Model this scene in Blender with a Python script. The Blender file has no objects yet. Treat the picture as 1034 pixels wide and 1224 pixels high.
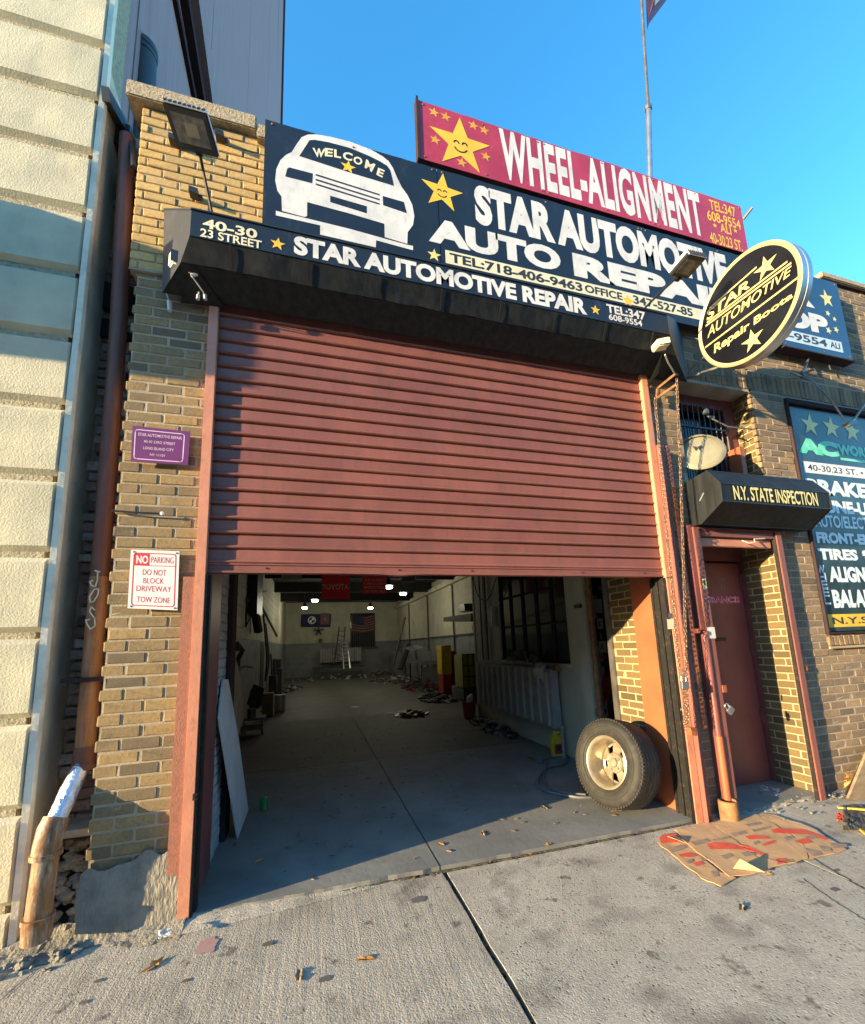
import bpy, bmesh, math, random
from mathutils import Vector, Matrix, noise
random.seed(7)
D2R = math.radians
scene = bpy.context.scene
COL = scene.collection

# ------------------------------------------------------------------ camera
YAW, PIT, ROL, F, CX, CY = D2R(-16.2), D2R(9.02), D2R(2.13), 502.0, 517.0, 689.0
W0, H0 = 1034.0, 1224.0
CAM = Vector((0, -3.0119, 1.5))
Rz = Matrix.Rotation(YAW, 3, 'Z'); Rx = Matrix.Rotation(PIT, 3, 'X'); Ry = Matrix.Rotation(ROL, 3, 'Y')
MC = Rz @ Rx @ Ry
cam = bpy.data.cameras.new('camera'); camo = bpy.data.objects.new('camera', cam); COL.objects.link(camo)
r_, f_, u_ = MC @ Vector((1, 0, 0)), MC @ Vector((0, 1, 0)), MC @ Vector((0, 0, 1))
camo.matrix_world = Matrix(((r_.x, u_.x, -f_.x, CAM.x), (r_.y, u_.y, -f_.y, CAM.y), (r_.z, u_.z, -f_.z, CAM.z), (0, 0, 0, 1)))
cam.sensor_fit = 'HORIZONTAL'; cam.sensor_width = 36.0; cam.lens = F / W0 * 36.0
cam.shift_x = 0.0; cam.shift_y = (CY - H0 / 2) / W0
cam.clip_start = 0.05; cam.clip_end = 2000
scene.camera = camo

# ------------------------------------------------------------------ light
SUN = Vector((1.0, 0.258, -0.172)).normalized()
world = bpy.data.worlds.new("World"); scene.world = world; world.use_nodes = True
wn = world.node_tree; wn.nodes.clear()
sky = wn.nodes.new('ShaderNodeTexSky'); sky.sky_type = 'NISHITA'; sky.sun_disc = False
sky.sun_elevation = math.asin(-SUN.z); sky.sun_rotation = math.atan2(-SUN.x, -SUN.y)
sky.air_density = 1.0; sky.dust_density = 0.3; sky.ozone_density = 2.5; sky.altitude = 0
bg = wn.nodes.new('ShaderNodeBackground'); bg.inputs[1].default_value = 0.15
wo = wn.nodes.new('ShaderNodeOutputWorld')
hsw = wn.nodes.new('ShaderNodeHueSaturation'); hsw.inputs['Saturation'].default_value = 1.26; hsw.inputs['Hue'].default_value = .494; hsw.inputs['Value'].default_value = 1.28
wn.links.new(sky.outputs[0], hsw.inputs['Color']); wn.links.new(hsw.outputs[0], bg.inputs[0]); wn.links.new(bg.outputs[0], wo.inputs[0])
sd = bpy.data.lights.new('sun', 'SUN'); sd.energy = 4.4; sd.angle = D2R(0.5); sd.color = (1.0, 0.76, 0.43)
so = bpy.data.objects.new('sun', sd); COL.objects.link(so)
so.rotation_euler = SUN.to_track_quat('-Z', 'Y').to_euler(); so.location = (-8, -6, 9)
vs = scene.view_settings
vs.view_transform = 'Standard'; vs.look = 'None'; vs.gamma = 1.0; vs.exposure = 1.92; vs.use_curve_mapping = False
scene.render.engine = 'CYCLES'
scene.cycles.max_bounces = 8

# ------------------------------------------------------------------ helpers
def ray(px, py): return MC @ Vector(((px - CX) / F, 1.0, -(py - CY) / F))
def at(px, py, Y=0.0):
    r = ray(px, py); return CAM + r * ((Y - CAM.y) / r.y)
def atz(px, py, Z=0.0):
    r = ray(px, py); return CAM + r * ((Z - CAM.z) / r.z)
def atx(px, py, X=0.0):
    r = ray(px, py); return CAM + r * ((X - CAM.x) / r.x)
def proj(p):
    v = MC.transposed() @ (Vector(p) - CAM); return (F * v.x / v.y + CX, CY - F * v.z / v.y)

class MB:
    def __init__(s): s.v = []; s.f = []; s.m = []
    def add(s, vs_, fs, mi=0):
        b = len(s.v); s.v += [tuple(p) for p in vs_]
        for f in fs: s.f.append(tuple(b + i for i in f)); s.m.append(mi)
        return s
    def box(s, x0, x1, y0, y1, z0, z1, mi=0):
        return s.add([(x0,y0,z0),(x1,y0,z0),(x1,y1,z0),(x0,y1,z0),(x0,y0,z1),(x1,y0,z1),(x1,y1,z1),(x0,y1,z1)],
                     [(0,3,2,1),(4,5,6,7),(0,1,5,4),(1,2,6,5),(2,3,7,6),(3,0,4,7)], mi)
    def obox(s, c, ax, ay, az, mi=0):        # oriented box: centre and three half-axes
        c, ax, ay, az = map(Vector, (c, ax, ay, az))
        P = [c+i*ax+j*ay+k*az for k in(-1,1) for i,j in((-1,-1),(1,-1),(1,1),(-1,1))]
        return s.add(P, [(0,3,2,1),(4,5,6,7),(0,1,5,4),(1,2,6,5),(2,3,7,6),(3,0,4,7)], mi)
    def beam(s, a, b, w=.03, h=None, up=(0,0,1), mi=0):
        a, b = Vector(a), Vector(b); d = (b-a); h = h or w
        x = d.cross(Vector(up));
        if x.length < 1e-5: x = d.cross(Vector((0,1,0)))
        x.normalize(); y = x.cross(d).normalized()
        return s.obox((a+b)/2, d/2, x*w/2, y*h/2, mi)
    def prism(s, poly, d, mi=0):             # poly: 3D points, d: extrusion vector
        n = len(poly); d = Vector(d); P = [Vector(p) for p in poly]
        s.add(P + [p+d for p in P], [tuple(range(n)), tuple(range(2*n-1, n-1, -1))] + [(i, i+n, (i+1)%n+n, (i+1)%n) for i in range(n)], mi); return s
    def tube(s, pts, r, n=8, mi=0, caps=True):
        pts = [Vector(p) for p in pts]; rr = r if isinstance(r, (list, tuple)) else [r]*len(pts); b = len(s.v)
        px = None
        for i, p in enumerate(pts):
            d = (pts[min(i+1, len(pts)-1)] - pts[max(i-1, 0)]).normalized()
            if px is None:
                px = d.cross(Vector((0,0,1)))
                if px.length < .1: px = d.cross(Vector((0,1,0)))
            px = (px - d*px.dot(d)).normalized(); q = d.cross(px)
            for k in range(n):
                a = 2*math.pi*k/n; s.v.append(tuple(p + (px*math.cos(a) + q*math.sin(a))*rr[i]))
        for i in range(len(pts)-1):
            for k in range(n):
                s.f.append((b+i*n+k, b+i*n+(k+1)%n, b+(i+1)*n+(k+1)%n, b+(i+1)*n+k)); s.m.append(mi)
        if caps:
            s.f.append(tuple(b+k for k in range(n-1,-1,-1))); s.m.append(mi)
            s.f.append(tuple(b+(len(pts)-1)*n+k for k in range(n))); s.m.append(mi)
        return s
    def lathe(s, prof, c, axis, n=32, mi=0, ref=None):   # prof: (radius, along)
        axis = Vector(axis).normalized(); c = Vector(c)
        x = Vector(ref) if ref else axis.cross(Vector((0,0,1)))
        if x.length < .1: x = Vector((1,0,0))
        x = (x - axis*x.dot(axis)).normalized(); y = axis.cross(x); b = len(s.v)
        for (r, h) in prof:
            for k in range(n):
                a = 2*math.pi*k/n; s.v.append(tuple(c + axis*h + (x*math.cos(a)+y*math.sin(a))*r))
        for i in range(len(prof)-1):
            for k in range(n):
                s.f.append((b+i*n+k, b+i*n+(k+1)%n, b+(i+1)*n+(k+1)%n, b+(i+1)*n+k)); s.m.append(mi)
        return s
    def build(s, name, mat, parent=None, smooth=False, recalc=True, bevel=0):
        used = sorted({i for f in s.f for i in f})
        if len(used) < len(s.v):
            mp_ = {i: k for k, i in enumerate(used)}; s.v = [s.v[i] for i in used]; s.f = [tuple(mp_[i] for i in f) for f in s.f]
        me = bpy.data.meshes.new(name); me.from_pydata(s.v, [], s.f)
        mats = mat if isinstance(mat, (list, tuple)) else [mat]
        for m in mats: me.materials.append(m)
        if len(mats) > 1:
            for p, mi in zip(me.polygons, s.m): p.material_index = mi
        if recalc or bevel:
            bm = bmesh.new(); bm.from_mesh(me)
            if recalc: bmesh.ops.recalc_face_normals(bm, faces=bm.faces)
            if bevel:
                es = [e for e in bm.edges if len(e.link_faces) == 2 and e.calc_face_angle(0) > .6]
                bmesh.ops.bevel(bm, geom=es, offset=bevel, segments=2, affect='EDGES', clamp_overlap=True)
            bm.to_mesh(me); bm.free()
        if smooth:
            for p in me.polygons: p.use_smooth = True
            try: me.set_sharp_from_angle(angle=D2R(40))
            except Exception: pass
        return link(name, me, parent)

def link(name, me, parent=None, loc=None, rotz=None):
    o = bpy.data.objects.new(name, me); COL.objects.link(o)
    wl = Vector(loc) if loc is not None else Vector((0,0,0))
    if parent is not None:
        o.parent = parent; o.location = wl - WL[parent.name]
    else: o.location = wl
    WL[o.name] = wl
    if rotz is not None: o.rotation_euler = (0,0,rotz)
    return o
WL = {}
def thing(name, label, cat, loc=(0,0,0), group=None):
    o = bpy.data.objects.new(name, None); COL.objects.link(o); o.location = loc; WL[o.name] = Vector(loc)
    o.empty_display_size = .1
    return tag(o, label, cat, group)
def tag(o, label, cat, group=None):
    o['label'] = label; o['category'] = cat
    if group: o['group'] = group
    return o
def struct(o): o['kind'] = 'structure'; return o
def stuff(o): o['kind'] = 'stuff'; return o

# ------------------------------------------------------------------ materials
def newmat(name):
    m = bpy.data.materials.new(name); m.use_nodes = True; nt = m.node_tree
    return m, nt, nt.nodes['Principled BSDF']
def N(nt, t, **k):
    n = nt.nodes.new(t)
    for a, b in k.items():
        if a.startswith('i_'): n.inputs[int(a[2:])].default_value = b
        else: setattr(n, a, b)
    return n
def noise_fac(nt, scale, detail=6, rough=.6, stretch=(1,1,1), lo=.35, hi=.65):
    g = N(nt, 'ShaderNodeNewGeometry'); mp = N(nt, 'ShaderNodeMapping'); mp.inputs[3].default_value = stretch
    nt.links.new(g.outputs[0], mp.inputs[0])
    n = N(nt, 'ShaderNodeTexNoise'); n.inputs['Scale'].default_value = scale; n.inputs['Detail'].default_value = detail; n.inputs['Roughness'].default_value = rough
    nt.links.new(mp.outputs[0], n.inputs[0])
    r = N(nt, 'ShaderNodeMapRange'); r.inputs[1].default_value = lo; r.inputs[2].default_value = hi
    nt.links.new(n.outputs[0], r.inputs[0]); return r.outputs[0]
def mixc(nt, fac, a, b, mode='MIX'):
    m = N(nt, 'ShaderNodeMix', data_type='RGBA', blend_type=mode)
    for idx, v in ((0, fac), (6, a), (7, b)):
        if hasattr(v, 'is_output'): nt.links.new(v, m.inputs[idx])
        else: m.inputs[idx].default_value = v if idx == 0 else (*v[:3], 1)
    return m.outputs[2]
def mul(nt, a, k):
    m = N(nt, 'ShaderNodeMath', operation='MULTIPLY'); nt.links.new(a, m.inputs[0])
    if hasattr(k, 'is_output'): nt.links.new(k, m.inputs[1])
    else: m.inputs[1].default_value = k
    return m.outputs[0]
def mat(name, col, col2=None, amt=1.0, scale=5, stretch=(1,1,1), lo=.4, hi=.65, rough=.7, metal=0, bump=0, bscale=60, bstretch=(1,1,1),
        dirt=None, dscale=2.0, damt=.6, dstretch=(1,1,1), dlo=.5, dhi=.75, spec=.5, rnd=0, coat=0):
    m, nt, bs = newmat(name); L = nt.links
    c = None
    if col2 is None: col2 = tuple(x*.75 for x in col[:3])
    c = mixc(nt, mul(nt, noise_fac(nt, scale, stretch=stretch, lo=lo, hi=hi), amt), col, col2)
    if dirt is not None:
        c = mixc(nt, mul(nt, noise_fac(nt, dscale, stretch=dstretch, lo=dlo, hi=dhi, detail=8, rough=.7), damt), c, dirt)
    if rnd:
        oi = N(nt, 'ShaderNodeObjectInfo'); mr = N(nt, 'ShaderNodeMapRange'); mr.inputs[3].default_value = 1-rnd; mr.inputs[4].default_value = 1+rnd
        L.new(oi.outputs['Random'], mr.inputs[0])
        hs = N(nt, 'ShaderNodeHueSaturation'); L.new(mr.outputs[0], hs.inputs['Value']); L.new(c, hs.inputs['Color']); c = hs.outputs[0]
    L.new(c, bs.inputs['Base Color'])
    bs.inputs['Roughness'].default_value = rough; bs.inputs['Metallic'].default_value = metal; bs.inputs['Specular IOR Level'].default_value = spec
    if coat: bs.inputs['Coat Weight'].default_value = coat; bs.inputs['Coat Roughness'].default_value = .15
    if bump:
        b = N(nt, 'ShaderNodeBump'); b.inputs['Strength'].default_value = 1.0; b.inputs['Distance'].default_value = bump
        L.new(noise_fac(nt, bscale, detail=5, stretch=bstretch, lo=0, hi=1), b.inputs['Height']); L.new(b.outputs[0], bs.inputs['Normal'])
    return m
def cloth(name, col):
    m, nt, bs = newmat(name); bs.inputs['Base Color'].default_value = (*col, 1); bs.inputs['Roughness'].default_value = .9
    tr = N(nt, 'ShaderNodeBsdfTranslucent'); tr.inputs[0].default_value = (*[min(1,c*1.3) for c in col], 1); mx = N(nt, 'ShaderNodeMixShader'); mx.inputs[0].default_value = .25
    out = nt.nodes['Material Output']; nt.links.new(bs.outputs[0], mx.inputs[1]); nt.links.new(tr.outputs[0], mx.inputs[2]); nt.links.new(mx.outputs[0], out.inputs[0]); return m
def emat(name, col, s):
    m, nt, bs = newmat(name); bs.inputs['Base Color'].default_value = (*col, 1)
    bs.inputs['Emission Color'].default_value = (*col, 1); bs.inputs['Emission Strength'].default_value = s; return m
def brickmat(name, ramp, island=False, soot=(.10,.085,.07), samt=.5, bump=.0022, smear=(.62,.56,.44)):
    m, nt, bs = newmat(name); L = nt.links
    if island: src = N(nt, 'ShaderNodeNewGeometry').outputs['Random Per Island']
    else: src = N(nt, 'ShaderNodeObjectInfo').outputs['Random']
    cr = N(nt, 'ShaderNodeValToRGB'); cr.color_ramp.interpolation = 'LINEAR'
    while len(cr.color_ramp.elements) > 1: cr.color_ramp.elements.remove(cr.color_ramp.elements[0])
    for i, c in enumerate(ramp):
        e = cr.color_ramp.elements[0] if i == 0 else cr.color_ramp.elements.new(i/(len(ramp)-1))
        e.position = i/(len(ramp)-1); e.color = (*c, 1)
    L.new(src, cr.inputs[0])
    c = mixc(nt, mul(nt, noise_fac(nt, 45, lo=.45, hi=.7), .5), cr.outputs[0], tuple(x*.5 for x in ramp[len(ramp)//2]))
    c = mixc(nt, mul(nt, noise_fac(nt, 170, lo=.55, hi=.75), .4), c, tuple(min(1, x*1.5) for x in ramp[1]))
    c = mixc(nt, mul(nt, noise_fac(nt, 2.6, lo=.46, hi=.66, detail=10, rough=.75), samt), c, soot)
    c = mixc(nt, mul(nt, noise_fac(nt, 14, lo=.64, hi=.74, detail=8, rough=.75), .55), c, smear)
    L.new(c, bs.inputs['Base Color']); bs.inputs['Roughness'].default_value = .88; bs.inputs['Specular IOR Level'].default_value = .25
    b = N(nt, 'ShaderNodeBump'); b.inputs['Strength'].default_value = 1; b.inputs['Distance'].default_value = bump
    L.new(noise_fac(nt, 85, detail=5, lo=0, hi=1), b.inputs['Height']); L.new(b.outputs[0], bs.inputs['Normal'])
    return m

TAN = [(.38,.262,.115),(.28,.20,.10),(.33,.232,.108),(.21,.16,.092),(.26,.188,.098),(.13,.105,.072),(.235,.175,.095),(.31,.217,.103)]
TAN2 = [(.36,.245,.135),(.28,.195,.115),(.32,.22,.125),(.21,.155,.10),(.26,.18,.11),(.15,.115,.08),(.30,.205,.12)]
YEL = [(.60,.40,.15),(.55,.37,.15),(.62,.42,.17),(.42,.29,.13),(.58,.38,.14)]
m_brick = brickmat('brick_tan', TAN); m_brick_y = brickmat('brick_yellow', YEL, samt=.12)
m_brick2 = brickmat('brick_brown', TAN2); m_brick2s = brickmat('brick_brown_far', TAN2, island=True)
m_reveal = brickmat('brick_reveal', [(.17,.115,.045),(.12,.085,.04),(.16,.11,.045),(.08,.06,.03)], samt=.3, smear=(.30,.24,.13))
m_old = brickmat('brick_old', [(.28,.13,.10),(.46,.42,.38),(.22,.10,.09),(.55,.50,.45),(.30,.17,.14)], island=True, bump=.008)
m_soldier = brickmat('brick_soldier', [(.36,.25,.12),(.24,.165,.10),(.32,.22,.12),(.18,.13,.085)])
m_mortar = mat('mortar', (.40,.335,.235), (.29,.245,.175), bump=.004, bscale=90, rough=.95, dirt=(.12,.10,.08), dscale=1.7, damt=.5)
m_mortar2 = mat('mortar_grey', (.36,.32,.26), (.25,.22,.18), bump=.004, bscale=90, rough=.95, dirt=(.10,.085,.07), dscale=1.5, damt=.6)
m_mortar_w = mat('mortar_painted', (.42,.33,.19), (.34,.27,.155), bump=.003, bscale=90, rough=.95)
m_coping = mat('coping_stone', (.42,.35,.24), (.24,.20,.14), scale=40, bump=.012, bscale=70, rough=.95)
m_parge = mat('rough_render', (.27,.25,.205), (.18,.17,.145), scale=9, bump=.022, bscale=42, bstretch=(1,1,.35), rough=.95)
m_stone = mat('cream_render', (.54,.51,.37), (.42,.40,.30), scale=3, bump=.004, bscale=85, rough=.92, dirt=(.30,.30,.24), dscale=1.3, damt=.45)
m_stone2 = mat('smooth_render', (.82,.76,.60), (.70,.65,.52), scale=4, bump=.004, bscale=40, rough=.9, dirt=(.25,.25,.21), damt=.5)
m_groove = mat('groove', (.40,.36,.25), (.26,.235,.17), scale=30, bump=.01, bscale=60, rough=.95)
m_siding = mat('grey_siding', (.30,.205,.21), (.25,.175,.18), scale=5, stretch=(1,3,.15), rough=.7, dirt=(.17,.12,.125), dscale=3, dstretch=(1,3,.1), damt=.6, bump=.004, bscale=10, bstretch=(1,1,.1))
m_trimdark = mat('dark_trim', (.05,.033,.036), (.035,.025,.028), rough=.9, spec=.05)
m_maroon = mat('maroon_paint', (.235,.083,.064), (.175,.063,.052), scale=1.6, amt=.9, rnd=.07, rough=.5, dirt=(.12,.065,.058), dscale=7, dstretch=(1.6,1,.35), damt=.6, dlo=.5, dhi=.75, bump=.003, bscale=6)
m_maroon_d = mat('dark_maroon_paint', (.20,.062,.055), (.14,.045,.04), scale=4, rough=.45, dirt=(.07,.04,.035), damt=.4, bump=.001, bscale=25)
m_door = mat('door_paint', (.26,.078,.070), (.21,.064,.06), scale=2, rough=.4, dirt=(.09,.04,.04), damt=.3)
m_jamb = mat('sunlit_maroon_paint', (.56,.245,.15), (.46,.195,.125), scale=3, rough=.45, dirt=(.20,.085,.06), dscale=14, damt=.55, dlo=.55, dhi=.75, bump=.002, bscale=30)  # same maroon paint, sunlight put into a lighter, oranger copy
m_orange = mat('orange_steel', (.36,.10,.040), (.30,.08,.035), scale=3, rough=.5, dirt=(.30,.12,.06), dscale=10, damt=.3, bump=.001, bscale=25)
m_blackrail = mat('black_rail', (.006,.0055,.005), (.05,.03,.02), scale=30, lo=.55, hi=.7, rough=.6, bump=.004, bscale=70)
m_black = mat('black_vinyl', (.010,.012,.014), (.022,.025,.027), scale=6, stretch=(3,3,.5), rough=.55, bump=.002, bscale=9, dirt=(.07,.075,.07), dscale=12, dstretch=(2,2,.4), dlo=.6, dhi=.8, damt=.25, spec=.2)
m_navy = mat('navy_board', (.0105,.0145,.023), (.008,.011,.017), scale=4, rough=.42, dirt=(.075,.085,.10), dscale=9, dstretch=(1,1,.4), dlo=.56, dhi=.78, damt=.45, bump=.003, bscale=5)
m_navy_sky = mat('sky_lit_navy_board', (.018,.05,.11), (.014,.04,.085), scale=4, rough=.35, dirt=(.08,.12,.18), dlo=.6, damt=.3, bump=.003, bscale=6)  # bluer copy of the navy board, sky reflection put into its colour
m_redboard = mat('red_board', (.42,.035,.07), (.32,.025,.055), scale=3, rough=.45, dirt=(.50,.20,.24), dscale=10, dlo=.58, dhi=.8, damt=.45, bump=.003, bscale=4)
m_white = mat('white_print', (.70,.69,.66), (.56,.56,.55), scale=5, rough=.5, dirt=(.34,.34,.35), dscale=22, dstretch=(1,1,.35), dlo=.52, dhi=.75, damt=.55)
m_cream = mat('cream_print', (.72,.68,.46), (.62,.58,.40), rough=.5)
m_yellow = mat('yellow_print', (.80,.50,.035), (.68,.42,.03), rough=.5)
m_lemon = mat('lemon_print', (.78,.68,.25), (.66,.57,.20), rough=.45)
m_green = mat('green_print', (.10,.62,.38), (.25,.70,.55), scale=9, rough=.5)
m_ink = mat('black_ink', (.02,.022,.028), (.03,.03,.035), rough=.5)
m_red = mat('red_ink', (.58,.035,.07), (.50,.03,.055), rough=.5)
m_signwhite = mat('sign_white', (.78,.77,.74), (.70,.69,.66), rough=.4)
m_purple = mat('purple_sign', (.16,.03,.14), (.12,.025,.11), rough=.35)
m_alu = mat('aluminium', (.55,.55,.55), (.42,.42,.42), rough=.35, metal=.9)
m_steel = mat('dull_steel', (.22,.21,.20), (.14,.13,.12), rough=.45, metal=.7)
m_foil = mat('silver_wrap', (.75,.77,.80), (.5,.52,.55), scale=20, rough=.28, metal=.8, bump=.012, bscale=35)
m_rustpipe = mat('rusty_downpipe', (.40,.17,.055), (.20,.075,.04), scale=4, stretch=(5,5,.6), rough=.6, dirt=(.38,.30,.20), dscale=9, dstretch=(3,3,1), damt=.5, bump=.002, bscale=40)
m_rustpipe2 = mat('brown_downpipe', (.17,.055,.03), (.10,.035,.025), scale=4, stretch=(6,6,.4), rough=.55, dirt=(.30,.13,.06), dscale=8, dstretch=(5,5,.4), damt=.45, bump=.002, bscale=40)
m_lowpipe = mat('yellow_brown_pipe', (.30,.145,.05), (.13,.065,.038), scale=7, stretch=(6,6,.6), rough=.5, dirt=(.42,.38,.30), dscale=11, dstretch=(3,3,.8), damt=.75, dlo=.48, dhi=.66, bump=.004, bscale=24)
m_blackp = mat('black_plastic', (.012,.013,.015), (.02,.02,.022), rough=.4)
m_darkpipe = mat('dark_grey_vent', (.05,.055,.065), (.035,.04,.045), rough=.5)
m_chain = mat('chain_steel', (.17,.14,.11), (.26,.13,.07), scale=40, rough=.5, metal=.6)
m_glassdark = mat('dark_glass', (.015,.02,.025), (.02,.03,.035), rough=.08)
m_lampglass = mat('floodlight_glass', (.16,.15,.13), (.08,.08,.07), scale=30, rough=.15)
m_rubber = mat('tyre_rubber', (.014,.0135,.012), (.024,.022,.018), scale=14, rough=.7, dirt=(.07,.055,.035), dscale=7, damt=.35, bump=.001, bscale=90)
m_rim = mat('rim_metal', (.44,.38,.27), (.30,.25,.18), scale=12, rough=.33, metal=.55)
m_card = mat('cardboard', (.56,.345,.17), (.47,.285,.145), scale=6, rough=.85, dirt=(.27,.17,.10), dscale=5, damt=.35, bump=.002, bscale=30, bstretch=(1,4,1))
m_cardred = mat('cardboard_red_print', (.68,.06,.03), (.62,.12,.07), scale=14, dirt=(.5,.3,.2), dscale=9, damt=.3, rough=.8)
m_cardink = mat('cardboard_black_print', (.20,.15,.115), (.34,.24,.16), scale=18, dlo=.4, dirt=(.45,.30,.18), dscale=20, damt=.5, rough=.85)
m_leaf = mat('dry_leaf', (.58,.27,.05), (.36,.17,.05), scale=25, rough=.7, rnd=.35)
m_leafb = mat('brown_leaf', (.30,.21,.12), (.20,.14,.08), scale=25, rough=.7, rnd=.4)
m_paper = mat('litter_paper', (.62,.60,.55), (.50,.48,.44), rough=.8)
m_wood = mat('plywood', (.36,.25,.13), (.25,.17,.09), scale=5, stretch=(1,1,6), rough=.7)
m_wallc = mat('cream_wall_paint', (.50,.48,.36), (.42,.40,.30), scale=2, rough=.7, dirt=(.22,.20,.15), dscale=1.6, dstretch=(1,1,.5), damt=.45, bump=.004, bscale=12)
m_wallg = mat('grey_wall_paint', (.20,.22,.22), (.16,.175,.175), scale=2, rough=.6, dirt=(.08,.08,.075), damt=.5, bump=.004, bscale=12)
m_bluebrick = mat('pale_blue_brick_paint', (.42,.46,.48), (.30,.33,.35), scale=9, rough=.7, bump=.004, bscale=50)
m_ceil = mat('dark_ceiling', (.008,.007,.0065), (.012,.011,.010), scale=3, rough=.9)
m_hull = mat('outer_wall_render', (.22,.19,.15), (.17,.15,.12), rough=.9)
m_rad = mat('radiator_paint', (.36,.34,.34), (.28,.26,.27), scale=6, rough=.5, dirt=(.16,.13,.12), damt=.4)
m_rusty = mat('rust', (.30,.15,.06), (.16,.08,.045), scale=15, rough=.85, bump=.004, bscale=60)
m_pink = mat('pale_wood', (.52,.40,.24), (.40,.30,.18), rough=.7)
m_yelbox = mat('yellow_plastic', (.66,.46,.03), (.55,.38,.03), rough=.4)
m_redbox = mat('red_plastic', (.42,.03,.025), (.3,.02,.02), rough=.4)
m_greenp = mat('green_plastic', (.03,.30,.08), (.02,.2,.06), rough=.4)
m_hose = mat('hose_rubber', (.10,.11,.12), (.14,.14,.14), rough=.5)
m_cable = mat('white_cable', (.60,.60,.58), (.45,.45,.44), rough=.5)
m_junk = mat('junk_dark', (.09,.08,.075), (.05,.045,.04), scale=20, rough=.7)
m_dish = mat('dish_metal', (.24,.23,.16), (.18,.17,.12), scale=7, rough=.5, dirt=(.28,.24,.16), damt=.4)

def concrete(name, c1, c2, broom=.0, pits=.5, stain=(.12,.105,.09), pale=(.62,.58,.48)):
    m, nt, bs = newmat(name); L = nt.links
    c = mixc(nt, noise_fac(nt, 1.6, detail=8, lo=.35, hi=.65), c1, c2)
    c = mixc(nt, mul(nt, noise_fac(nt, 60, lo=.38, hi=.66, detail=6), .7), c, tuple(x*.52 for x in c1))
    c = mixc(nt, mul(nt, noise_fac(nt, 4.5, lo=.46, hi=.62, detail=10, rough=.8), .45), c, tuple(x*.55 for x in c2))
    if broom: c = mixc(nt, mul(nt, noise_fac(nt, 34, lo=.40, hi=.62, detail=3, stretch=(1,.035,1)), .5*broom), c, tuple(x*.52 for x in c1))
    c = mixc(nt, mul(nt, noise_fac(nt, 2.3, lo=.54, hi=.70, detail=6), .75), c, stain)
    c = mixc(nt, mul(nt, noise_fac(nt, 7, lo=.63, hi=.70, detail=3), .8), c, stain)
    c = mixc(nt, mul(nt, noise_fac(nt, 1.1, lo=.56, hi=.72, detail=10, rough=.75), .55), c, pale)
    g = N(nt, 'ShaderNodeNewGeometry'); v = N(nt, 'ShaderNodeTexVoronoi'); v.inputs['Scale'].default_value = 46
    v.inputs['Randomness'].default_value = 1.0
    L.new(g.outputs[0], v.inputs['Vector'])
    r = N(nt, 'ShaderNodeMapRange'); r.inputs[1].default_value = .18; r.inputs[2].default_value = .32; r.inputs[3].default_value = 1; r.inputs[4].default_value = 0
    L.new(v.outputs['Distance'], r.inputs[0])
    pm = mul(nt, mul(nt, r.outputs[0], noise_fac(nt, 17, lo=.45, hi=.6)), pits)
    c = mixc(nt, pm, c, (.10,.09,.08))
    L.new(c, bs.inputs['Base Color']); bs.inputs['Roughness'].default_value = .85; bs.inputs['Specular IOR Level'].default_value = .3
    ad = N(nt, 'ShaderNodeMath', operation='MULTIPLY_ADD'); L.new(noise_fac(nt, 34, lo=0, hi=1, detail=3, stretch=(1,.035,1)), ad.inputs[0]); ad.inputs[1].default_value = broom
    L.new(noise_fac(nt, 110, lo=0, hi=1, detail=3), ad.inputs[2])
    sb = N(nt, 'ShaderNodeMath', operation='SUBTRACT'); L.new(ad.outputs[0], sb.inputs[0]); L.new(pm, sb.inputs[1])
    b = N(nt, 'ShaderNodeBump'); b.inputs['Strength'].default_value = .8; b.inputs['Distance'].default_value = .005
    L.new(sb.outputs[0], b.inputs['Height']); L.new(b.outputs[0], bs.inputs['Normal']); return m
m_sideA = concrete('broomed_concrete', (.54,.485,.39), (.42,.38,.31), broom=.7, pits=.35)
m_sideB = concrete('pitted_concrete', (.56,.505,.41), (.44,.40,.33), broom=.25, pits=.85)
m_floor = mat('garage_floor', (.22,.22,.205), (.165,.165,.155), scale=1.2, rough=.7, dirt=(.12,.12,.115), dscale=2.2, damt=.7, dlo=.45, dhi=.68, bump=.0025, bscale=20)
m_floor2 = mat('dim_oily_floor', (.11,.105,.085), (.075,.072,.06), scale=1.2, rough=.6, dirt=(.045,.042,.038), dscale=1.1, damt=.8, dlo=.42, dhi=.62, bump=.0025, bscale=20)
m_floor_dim = mat('dim_worn_floor', (.165,.165,.15), (.12,.12,.11), scale=1.5, rough=.7, dirt=(.09,.085,.075), dscale=1.4, damt=.75, dlo=.42, dhi=.66, bump=.0025, bscale=20)
m_asphalt = mat('asphalt', (.05,.05,.05), (.07,.07,.07), scale=20, rough=.9, bump=.006, bscale=60)

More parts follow.
